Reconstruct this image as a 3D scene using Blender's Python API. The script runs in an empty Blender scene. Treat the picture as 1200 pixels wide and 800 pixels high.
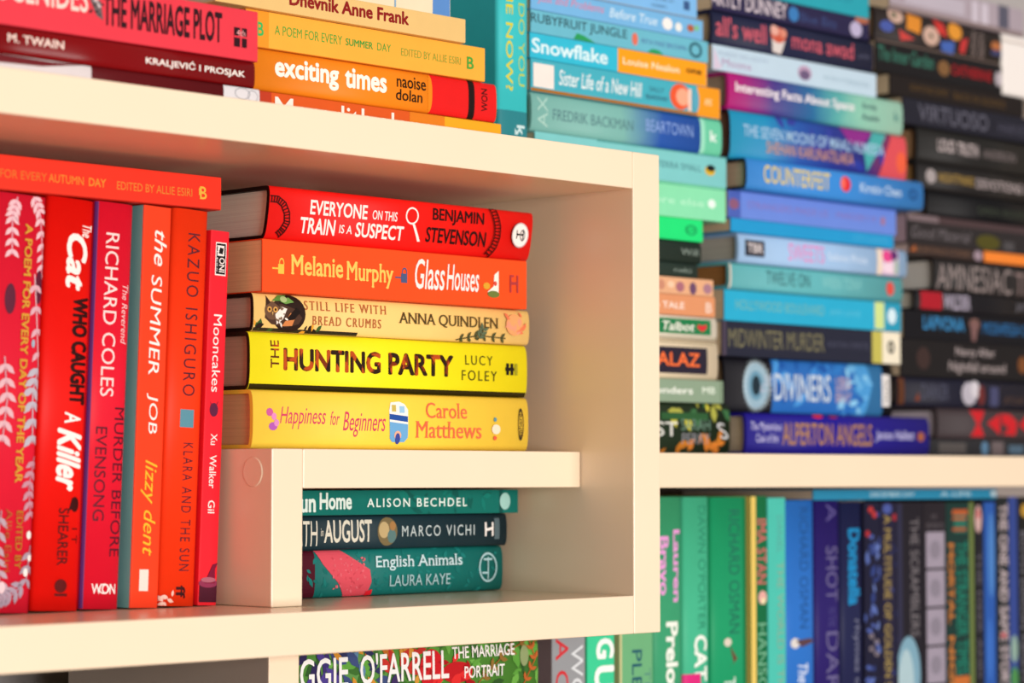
# Shelves of books sorted by colour: a cream cube of red and yellow books in front of a bookcase.
import bpy, bmesh, math, random
from mathutils import Vector, Matrix

scene = bpy.context.scene
COL = scene.collection

# ------------------------------------------------------------------ camera
cam_data = bpy.data.cameras.new('camera')
cam = bpy.data.objects.new('camera', cam_data)
COL.objects.link(cam)
cam.location = (-1.26434, -1.13615, 0.07752)
cam.rotation_euler = (math.radians(90 + 3.05288), 0, math.radians(-45.33825))
cam_data.sensor_width = 36
cam_data.lens = 90
cam_data.clip_start = .05
cam_data.clip_end = 50
cam_data.dof.use_dof = True
cam_data.dof.focus_distance = 1.615
cam_data.dof.aperture_fstop = 5.6
scene.camera = cam

# ------------------------------------------------------------------ light
world = bpy.data.worlds.new('room_light')
scene.world = world
world.use_nodes = True
bg = world.node_tree.nodes['Background']
bg.inputs[0].default_value = (1, .95, .88, 1)
bg.inputs[1].default_value = .34

def area(name, loc, target, sx, sy, power, col):
    d = bpy.data.lights.new(name, 'AREA')
    d.shape = 'RECTANGLE'; d.size = sx; d.size_y = sy; d.energy = power; d.color = col
    o = bpy.data.objects.new(name, d); COL.objects.link(o)
    o.location = loc
    o.rotation_euler = (Vector(target) - Vector(loc)).to_track_quat('-Z', 'Y').to_euler()
    return o
area('added_key_light', (-.45, -3.2, .06), (.05, .05, .1), 2.6, .9, 121, (1, .95, .915))  # added soft key light out of view, stands for no actual window

vs = scene.view_settings
vs.view_transform = 'Standard'
vs.look = 'None'
vs.gamma = 1
vs.exposure = 0
vs.use_curve_mapping = False

# ------------------------------------------------------------------ materials
def lin(h):
    h = h.lstrip('#')
    if len(h) == 3: h = ''.join(c * 2 for c in h)
    o = []
    for i in (0, 2, 4):
        v = int(h[i:i + 2], 16) / 255
        o.append(v / 12.92 if v <= .04045 else ((v + .055) / 1.055) ** 2.4)
    return o
ALB = .98
def albedo(h):
    return [min(.92, v * ALB) for v in lin(h)] + [1]
MATS = {}
def new_mat(name, rough):
    m = bpy.data.materials.new(name); m.use_nodes = True
    nt = m.node_tree
    return m, nt, nt.nodes['Principled BSDF']
def print_mat(h, rough=.45):
    """printed card: flat colour with a very faint mottling"""
    key = (h, rough)
    if key in MATS: return MATS[key]
    m, nt, b = new_mat('printed_card', rough)
    tc = nt.nodes.new('ShaderNodeTexCoord'); n = nt.nodes.new('ShaderNodeTexNoise')
    n.inputs['Scale'].default_value = 60; n.inputs['Detail'].default_value = 3
    hv = nt.nodes.new('ShaderNodeMix'); hv.data_type = 'RGBA'
    c = albedo(h)
    hv.inputs[6].default_value = [v * .95 for v in c[:3]] + [1]
    hv.inputs[7].default_value = [min(1, v * 1.05) for v in c[:3]] + [1]
    nt.links.new(tc.outputs['Object'], n.inputs['Vector'])
    nt.links.new(n.outputs[0], hv.inputs[0]); nt.links.new(hv.outputs[2], b.inputs['Base Color'])
    b.inputs['Roughness'].default_value = rough
    b.inputs['Specular IOR Level'].default_value = .13
    MATS[key] = m
    return m
def ramp_mat(stops, L):
    """printed card whose colours run into one another along the spine"""
    m, nt, b = new_mat('printed_gradient', .4)
    tc = nt.nodes.new('ShaderNodeTexCoord'); sp = nt.nodes.new('ShaderNodeSeparateXYZ')
    mr = nt.nodes.new('ShaderNodeMapRange'); cr = nt.nodes.new('ShaderNodeValToRGB')
    n = nt.nodes.new('ShaderNodeTexNoise'); n.inputs['Scale'].default_value = 45
    ad = nt.nodes.new('ShaderNodeMath'); ad.operation = 'MULTIPLY_ADD'; ad.inputs[1].default_value = .018; 
    mr.inputs[1].default_value = -L / 2; mr.inputs[2].default_value = L / 2
    nt.links.new(tc.outputs['Object'], sp.inputs[0]); nt.links.new(tc.outputs['Object'], n.inputs['Vector'])
    nt.links.new(n.outputs[0], ad.inputs[0]); nt.links.new(sp.outputs[0], ad.inputs[2])
    nt.links.new(ad.outputs[0], mr.inputs[0]); nt.links.new(mr.outputs[0], cr.inputs[0])
    el = cr.color_ramp.elements
    while len(el) < len(stops): el.new(.5)
    for e_, (p_, h) in zip(el, stops):
        e_.position = p_; e_.color = albedo(h)
    nt.links.new(cr.outputs[0], b.inputs['Base Color']); b.inputs['Roughness'].default_value = .4
    b.inputs['Specular IOR Level'].default_value = .13
    return m
def page_mat(h, vertical):
    """edges of many thin leaves"""
    key = ('pages', h, vertical)
    if key in MATS: return MATS[key]
    m, nt, b = new_mat('paper_leaves', .9)
    tc = nt.nodes.new('ShaderNodeTexCoord'); mp = nt.nodes.new('ShaderNodeMapping')
    mp.inputs['Scale'].default_value = (2600, 6, 6) if vertical else (6, 6, 2600)
    n = nt.nodes.new('ShaderNodeTexNoise'); n.inputs['Scale'].default_value = 1; n.inputs['Detail'].default_value = 1
    mx = nt.nodes.new('ShaderNodeMix'); mx.data_type = 'RGBA'
    c = lin(h)
    mx.inputs[6].default_value = [min(.85, v * .98) for v in c] + [1]; mx.inputs[7].default_value = [min(.92, v * 1.5) for v in c] + [1]
    nt.links.new(tc.outputs['Object'], mp.inputs[0]); nt.links.new(mp.outputs[0], n.inputs['Vector'])
    nt.links.new(n.outputs[0], mx.inputs[0]); nt.links.new(mx.outputs[2], b.inputs['Base Color'])
    b.inputs['Roughness'].default_value = .9; b.inputs['Specular IOR Level'].default_value = .1
    MATS[key] = m
    return m
def laminate(name, rgb, rough=.42, bump=.015):
    m, nt, b = new_mat(name, rough)
    tc = nt.nodes.new('ShaderNodeTexCoord')
    n = nt.nodes.new('ShaderNodeTexNoise'); n.inputs['Scale'].default_value = 9; n.inputs['Detail'].default_value = 4
    f = nt.nodes.new('ShaderNodeTexNoise'); f.inputs['Scale'].default_value = 420; f.inputs['Detail'].default_value = 2
    mx = nt.nodes.new('ShaderNodeMix'); mx.data_type = 'RGBA'
    mx.inputs[6].default_value = [v * .965 for v in rgb] + [1]; mx.inputs[7].default_value = [min(1, v * 1.03) for v in rgb] + [1]
    bp = nt.nodes.new('ShaderNodeBump'); bp.inputs['Strength'].default_value = bump; bp.inputs['Distance'].default_value = .001
    for t_ in (n, f): nt.links.new(tc.outputs['Object'], t_.inputs['Vector'])
    nt.links.new(n.outputs[0], mx.inputs[0]); nt.links.new(mx.outputs[2], b.inputs['Base Color'])
    nt.links.new(f.outputs[0], bp.inputs['Height']); nt.links.new(bp.outputs[0], b.inputs['Normal'])
    b.inputs['Roughness'].default_value = rough; b.inputs['Specular IOR Level'].default_value = .5
    return m
CREAM = laminate('cream_laminate', (.87, .71, .515), .26)
WALL = laminate('shaded_grey_wall', (.42, .40, .40), .8, .1)  # grey wall, with shade of the lower bay put into its colour
WHITE = laminate('white_card', (.86, .82, .78), .6)

# ------------------------------------------------------------------ helpers
def link(name, me, parent=None):
    o = bpy.data.objects.new(name, me); COL.objects.link(o)
    if parent: o.parent = parent
    return o
def tag(o, label=None, cat=None, group=None, kind=None):
    if label: o['label'] = label
    if cat: o['category'] = cat
    if group: o['group'] = group
    if kind: o['kind'] = kind
def empty(name, loc):
    o = bpy.data.objects.new(name, None); COL.objects.link(o)
    o.location = loc; o.empty_display_size = .02
    return o
def box_mesh(name, x0, x1, y0, y1, z0, z1, mat, org=(0, 0, 0), bev=.0007):
    bm = bmesh.new()
    bmesh.ops.create_cube(bm, size=1)
    for v in bm.verts:
        v.co = Vector(((x0 + x1) / 2 + v.co.x * (x1 - x0) - org[0], (y0 + y1) / 2 + v.co.y * (y1 - y0) - org[1], (z0 + z1) / 2 + v.co.z * (z1 - z0) - org[2]))
    if bev: bmesh.ops.bevel(bm, geom=bm.edges[:], offset=bev, segments=2, affect='EDGES', profile=.5)
    me = bpy.data.meshes.new(name); bm.to_mesh(me); bm.free()
    me.materials.append(mat)
    return me
def board(name, parent, x0, x1, y0, y1, z0, z1, mat=None, bev=.0007):
    return link(name, box_mesh(name, x0, x1, y0, y1, z0, z1, mat or CREAM, parent.location, bev), parent)

# ------------------------------------------------------------------ setting and furniture
w = link('wall_back', box_mesh('wall_back', -1.6, 2.2, .332, .40, -1.0, 1.6, WALL, bev=0))
tag(w, kind='structure')
FLOOR = laminate('brown_wood_floor', (.26, .12, .075), .5, .1)
fl = link('floor', box_mesh('floor', -4.5, 4.5, -5.2, .332, -1.06, -1.0, FLOOR, bev=0))
tag(fl, kind='structure')

cube = empty('cube_shelf', (-.35, 0, -.0251))
tag(cube, 'cream box shelf with thick edges holding the red and yellow books', 'shelf')
board('top_board', cube, -.72, -.0002, 0, .33, .27, .2948)
board('bottom_board', cube, -.72, -.0002, 0, .33, -.0251, 0)
board('side_panel', cube, 0, .0265, 0, .33, -.0251, .2948)
board('side_panel', cube, -.7455, -.7202, 0, .33, -.0251, .2948)
board('back_panel', cube, -.72, -.0002, .322, .33, .0002, .2698, bev=0)

riser = empty('shelf_riser', (-.136, .048, 0))
tag(riser, 'low cream step shelf inside the box, carrying the red and yellow stack', 'shelf riser')
ru = board('upright', riser, -.2713, -.2469, .0478, .25, .0002, .0953)
board('plank', riser, -.2467, -.0008, .0478, .25, .0713, .0953)
# round cover cap over the screw in the upright's left face
bm = bmesh.new()
bmesh.ops.create_cone(bm, cap_ends=True, segments=40, radius1=.0093, radius2=.0086, depth=.0007,
                      matrix=Matrix.Translation(Vector((-.2715, .0655, .0812)) - riser.location) @ Matrix.Rotation(math.radians(-90), 4, 'Y'))
me = bpy.data.meshes.new('cover_cap'); bm.to_mesh(me); bm.free(); me.materials.append(CREAM)
cc = link('cover_cap', me, ru)

bc = empty('bookcase', (.15, .05, -.40))
tag(bc, 'cream bookcase behind the box with the long shelf of blue and black stacks', 'bookcase')
board('shelf_board', bc, .0268, 1.05, .05, .33, .0707, .0953)
board('shelf_board', bc, .0268, 1.05, .05, .33, -.18, -.1552)
board('shelf_board', bc, -.7455, .0264, .05, .33, -.0962, -.0712)
board('upright', bc, .0020, .0264, .05, .33, -.40, -.0964)
board('upright', bc, 1.0502, 1.0752, .05, .33, -.40, .56)
SHADED_BOARD = laminate('shaded_board', (.43, .385, .35), .5)  # shade on the upright's side put into the board colour as grey
bu = board('upright', bc, -.2729, -.2494, .0492, .2505, -.0710, -.0254, SHADED_BOARD, 0)
es = board('unshaded_edge', bc, -.2729, -.2494, .0478, .0490, -.0710, -.0254, CREAM, .0003)  # front edge split off to stay cream beside the painted shade
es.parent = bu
es['label'] = 'cream front edge of the upright, left unshaded'
board('upright', bc, -.7455, -.7205, .05, .33, -.40, -.0964)

# plain white box beside the top black books
wb = empty('box', (.70, .20, .4134))
tag(wb, 'plain white box beside the topmost black books at the right frame edge', 'box')
board('carton', wb, .6252, .78, .126, .25, .4136, .462, WHITE, .003)
board('lid', wb, .6244, .7808, .1252, .2508, .4622, .4676, WHITE, .002)

# ------------------------------------------------------------------ books
K = 14
def spine_c(T, hb):
    return [T * (1 - math.cos(math.pi * k / K)) / 2 for k in range(K + 1)]
def spine_b(c, T, hb, skew):
    d, p = (min(.0045, .16 * T), 3.0) if hb else (.0007, 8)
    u = min(1, abs(2 * c / T - 1))
    return d * (1 - (1 - u ** p) ** (1 / p)) + skew * (1 - c / T)
def text_bm(s, bold, shear, style=''):
    cu = bpy.data.curves.new('lettering', 'FONT')
    cu.body = s; cu.resolution_u = 3; cu.shear = shear; cu.offset = bold if bold < .008 else 0
    if 'w' in style: cu.space_character = 1.3
    o = bpy.data.objects.new('lettering', cu)
    me = bpy.data.meshes.new_from_object(o)
    bm = bmesh.new(); bm.from_mesh(me)
    if bold >= .008:                       # heavier strokes: the same letters laid over themselves slightly shifted
        for q, (dx, dy) in enumerate(((1, .5), (-1, .5), (1, -.5), (-1, -.5), (0, 1), (0, -1))):
            n0 = len(bm.verts)
            bm.from_mesh(me); bm.verts.ensure_lookup_table()
            for v in bm.verts[n0:]: v.co.x += dx * bold; v.co.y += dy * bold; v.co.z = (q + 1) * 3e-6
    bpy.data.meshes.remove(me); bpy.data.objects.remove(o); bpy.data.curves.remove(cu)
    if 's' in style:                       # slab serifs on the ends of the stems
        ends = []
        for e_ in bm.edges:
            if len(e_.link_faces) != 1 or e_.verts[0].co.z > 1e-6: continue
            a, b = e_.verts[0].co, e_.verts[1].co
            if abs(a.y - b.y) < .004 and .03 < abs(a.x - b.x) < .17:
                cy = e_.link_faces[0].calc_center_median().y
                ends.append((min(a.x, b.x), max(a.x, b.x), a.y, 1 if cy > a.y else -1))
        for x0, x1, y, sg in ends:
            flat_poly(bm, [(x0 - .045, y), (x1 + .045, y), (x1 + .045, y + sg * .04), (x0 - .045, y + sg * .04)], 24e-6)
    return bm
def flat_poly(bm, pts, z=0):
    bm.faces.new([bm.verts.new((x, y, z)) for x, y in pts])
def ell(ca, cc_, ra, rc, n=24):
    return [(ca + ra * math.cos(2 * math.pi * k / n), cc_ + rc * math.sin(2 * math.pi * k / n)) for k in range(n)]
def leaf(bm, x, y, ang, ln, wd):
    u = Vector((math.cos(ang), math.sin(ang))); n = Vector((-u.y, u.x)); o = Vector((x, y))
    pts = [o, o + u * ln * .3 + n * wd * .45, o + u * ln * .6 + n * wd * .5, o + u * ln, o + u * ln * .6 - n * wd * .5, o + u * ln * .3 - n * wd * .45]
    flat_poly(bm, [(p.x, p.y) for p in pts])
def decor_bms(D):
    """yield (colour, bmesh in spine coordinates a, c)"""
    for d in D:
        k = d[0]
        if k == 't':
            _, s, a0, a1, c0, c1, col, bold, shear, rot = d[:10]; style = d[10] if len(d) > 10 else ''
            bm = text_bm(s, bold, shear, style)
            if not bm.verts: bm.free(); continue
            if rot:
                for v in bm.verts: v.co = Vector((-v.co.y, v.co.x, v.co.z))
            xs = [v.co.x for v in bm.verts]; ys = [v.co.y for v in bm.verts]
            sx = (a1 - a0) / (max(xs) - min(xs)); sy = (c1 - c0) / (max(ys) - min(ys))
            for v in bm.verts: v.co = Vector((a0 + (v.co.x - min(xs)) * sx, c0 + (v.co.y - min(ys)) * sy, v.co.z))
            if 'm' in style:               # letters filled with a broken brown and orange picture
                rnd = random.Random(len(s)); parts = {}
                for q in range(26):
                    x = a0 + (a1 - a0) * rnd.random(); an = rnd.uniform(-.9, .9)
                    bmesh.ops.bisect_plane(bm, geom=bm.verts[:] + bm.edges[:] + bm.faces[:], plane_co=(x, (c0 + c1) / 2, 0), plane_no=(math.cos(an), math.sin(an), 0))
                for f in bm.faces:
                    c_ = f.calc_center_median()
                    w_ = math.sin(c_.x * 610 + c_.y * 260) + math.sin(c_.x * 270 - c_.y * 420 + 1) + .5 * math.sin(c_.x * 1500 + c_.y * 900)
                    parts.setdefault('#b84c1a' if w_ > .7 else '#7a3010' if w_ > .1 else col, []).append(([(v.co.x, v.co.y) for v in f.verts], f.verts[0].co.z))
                bm.free()
                for pc, polys in parts.items():
                    b2 = bmesh.new()
                    for pl, z_ in polys: flat_poly(b2, pl, z_)
                    yield pc, b2
                continue
            yield col, bm
        elif k == 'r':
            bm = bmesh.new(); _, a0, a1, c0, c1, col = d
            flat_poly(bm, [(a0, c0), (a1, c0), (a1, c1), (a0, c1)]); yield col, bm
        elif k == 'e':
            bm = bmesh.new(); flat_poly(bm, ell(*d[1:5])); yield d[5], bm
        elif k == 'g':
            bm = bmesh.new(); _, ca, cc_, ra, rc, col, wd = d
            o = ell(ca, cc_, ra, rc); i = ell(ca, cc_, ra * (1 - wd), rc * (1 - wd))
            for q in range(24):
                r_ = (q + 1) % 24
                flat_poly(bm, [o[q], o[r_], i[r_], i[q]])
            yield col, bm
        elif k == 'p':
            bm = bmesh.new(); flat_poly(bm, d[1]); bmesh.ops.triangulate(bm, faces=bm.faces[:]); yield d[2], bm
        elif k == 'lv':
            _, a0, a1, c0, c1, n, size, cols, seed = d
            rnd = random.Random(seed)
            bms = {}
            for q in range(n):
                col = cols[rnd.randrange(len(cols))]
                bm = bmesh.new()
                s = size * rnd.uniform(.6, 1.3)
                leaf(bm, rnd.uniform(a0, a1), rnd.uniform(c0, c1), rnd.uniform(0, 6.28), s, s * rnd.uniform(.3, .55))
                yield col, bm
        elif k == 'br':
            _, pts, col, n, size, stem = d
            bm = bmesh.new()
            for (x0, y0), (x1, y1) in zip(pts, pts[1:]):
                v = Vector((x1 - x0, y1 - y0)); L_ = max(v.length, 1e-6); nn = Vector((-v.y, v.x)) / L_ * .0004
                flat_poly(bm, [(x0 - nn.x, y0 - nn.y), (x1 - nn.x, y1 - nn.y), (x1 + nn.x, y1 + nn.y), (x0 + nn.x, y0 + nn.y)])
            yield stem, bm
            bm = bmesh.new()
            for q in range(n):
                f = (q + .5) / n * (len(pts) - 1); i = min(int(f), len(pts) - 2); f -= i
                x = pts[i][0] + (pts[i + 1][0] - pts[i][0]) * f; y = pts[i][1] + (pts[i + 1][1] - pts[i][1]) * f
                ang = math.atan2(pts[i + 1][1] - pts[i][1], pts[i + 1][0] - pts[i][0])
                for sgn in (1, -1): leaf(bm, x, y, ang + sgn * .75, size * .62, size * .25)
            yield col, bm

def make_book(R):
    L, T, W, hb, stand = R['L'], R['T'], R['W'], R['hb'], R['k'] == 'stand'
    skew = R.get('skew', 0)
    bt = .0024 if hb else .0006
    root = empty(R['kind'], R['loc'])
    tag(root, R['label'], 'book', R['g'])
    tilt = math.radians(R.get('tilt', 0))
    if tilt: root.rotation_euler = (0, tilt, 0)
    def to_local(a, b, c):
        if not stand: return Vector((a - L / 2, b, c))
        if tilt: return Vector((c - T, b, L - a))
        return Vector((c - T / 2, b, L - a))
    if tilt: root.location.x += T / 2 / math.cos(tilt)
    mats = []
    def mi(m):
        if m not in mats: mats.append(m)
        return mats.index(m)
    rough = R.get('rough', .45)
    m_cov = ramp_mat(R['ramp'], L) if 'ramp' in R else print_mat(R['col'], rough)
    i_cov = mi(m_cov); i_back = mi(print_mat(R['back'], rough)) if 'back' in R else i_cov
    i_edge = mi(print_mat(R['edge'])) if 'edge' in R else i_cov
    cs = spine_c(T, hb)
    sb = [spine_b(c, T, hb, skew) for c in cs]
    outer = [(W, 0)] + [(b, c) for b, c in zip(sb, cs)] + [(W, T)]
    inner = [(W, bt)] + [(b + bt * 1.2, min(max(c, bt), T - bt)) for b, c in zip(sb, cs)] + [(W, T - bt)]
    bm = bmesh.new()
    ring = lambda pts, a: [bm.verts.new(to_local(a, b, c)) for b, c in pts]
    O0, O1, I0, I1 = ring(outer, 0), ring(outer, L), ring(inner, 0), ring(inner, L)
    n = len(outer)
    def face(vs_, m):
        try:
            f = bm.faces.new(vs_); f.material_index = m; return f
        except ValueError: return None
    for i in range(n - 1):
        f = face((O0[i], O1[i], O1[i + 1], O0[i + 1]), i_back if i == 0 else i_cov)
        if f and hb and 0 < i < n - 2: f.smooth = True
        face((I0[i], I0[i + 1], I1[i + 1], I1[i]), i_edge)
        face((O0[i], O0[i + 1], I0[i + 1], I0[i]), i_edge)
        face((O1[i], I1[i], I1[i + 1], O1[i + 1]), i_edge)
    face((O0[0], I0[0], I1[0], O1[0]), i_edge); face((O0[-1], O1[-1], I1[-1], I0[-1]), i_edge)
    # printing on the spine follows its curve
    lift = .00006
    for col, db in decor_bms(R['D']):
        m = mi(print_mat(col, rough)); lift += .000028 if not (len(db.faces) == 1 and len(db.verts) == 6) else .000005
        for co, no in (((.0003, 0, 0), (-1, 0, 0)), ((L - .0003, 0, 0), (1, 0, 0)), ((0, .0002, 0), (0, -1, 0)), ((0, T - .0002, 0), (0, 1, 0))):
            bmesh.ops.bisect_plane(db, geom=db.verts[:] + db.edges[:] + db.faces[:], plane_co=co, plane_no=no, clear_outer=True)
        cc_ = cs[1:-1] if hb or skew else [cs[1], cs[2], cs[-3], cs[-2]]
        for c in cc_:
            bmesh.ops.bisect_plane(db, geom=db.verts[:] + db.edges[:] + db.faces[:], plane_co=(0, c, 0), plane_no=(0, 1, 0))
        vm = {}
        def prof(c):
            for i in range(K):
                if c <= cs[i + 1] + 1e-9:
                    f = (c - cs[i]) / (cs[i + 1] - cs[i]); return sb[i] + (sb[i + 1] - sb[i]) * f
            return sb[-1]
        for v in db.verts:
            vm[v] = bm.verts.new(to_local(v.co.x, prof(v.co.y) - lift - v.co.z, v.co.y))
        for f in db.faces:
            vv = [vm[v] for v in f.verts]
            nrm = f.normal.z
            face(vv if nrm >= 0 else vv[::-1], m)
        db.free()
    me = bpy.data.meshes.new('cover')
    bm.to_mesh(me); bm.free()
    for m in mats: me.materials.append(m)
    link('cover', me, root)
    # page block
    ins, fore = (.003, .004) if hb else (.0004, .0004)
    g_ = .00015
    prof_p = [(W - fore, bt + g_)] + [(b + bt * 1.2 + .0006, min(max(c, bt + g_), T - bt - g_)) for b, c in zip(sb, cs)] + [(W - fore, T - bt - g_)]
    bm = bmesh.new()
    A = [bm.verts.new(to_local(ins, b, c)) for b, c in prof_p]; B_ = [bm.verts.new(to_local(L - ins, b, c)) for b, c in prof_p]
    n = len(prof_p)
    for i in range(n):
        j = (i + 1) % n
        try: bm.faces.new((A[i], B_[i], B_[j], A[j]))
        except ValueError: pass
    bm.faces.new(A); bm.faces.new(B_[::-1])
    bmesh.ops.remove_doubles(bm, verts=bm.verts[:], dist=1e-6)
    bmesh.ops.recalc_face_normals(bm, faces=bm.faces[:])
    me = bpy.data.meshes.new('page_block'); bm.to_mesh(me); bm.free()
    me.materials.append(page_mat(R.get('pages', '#c2ae90'), stand))
    link('page_block', me, root)
    return root

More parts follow.
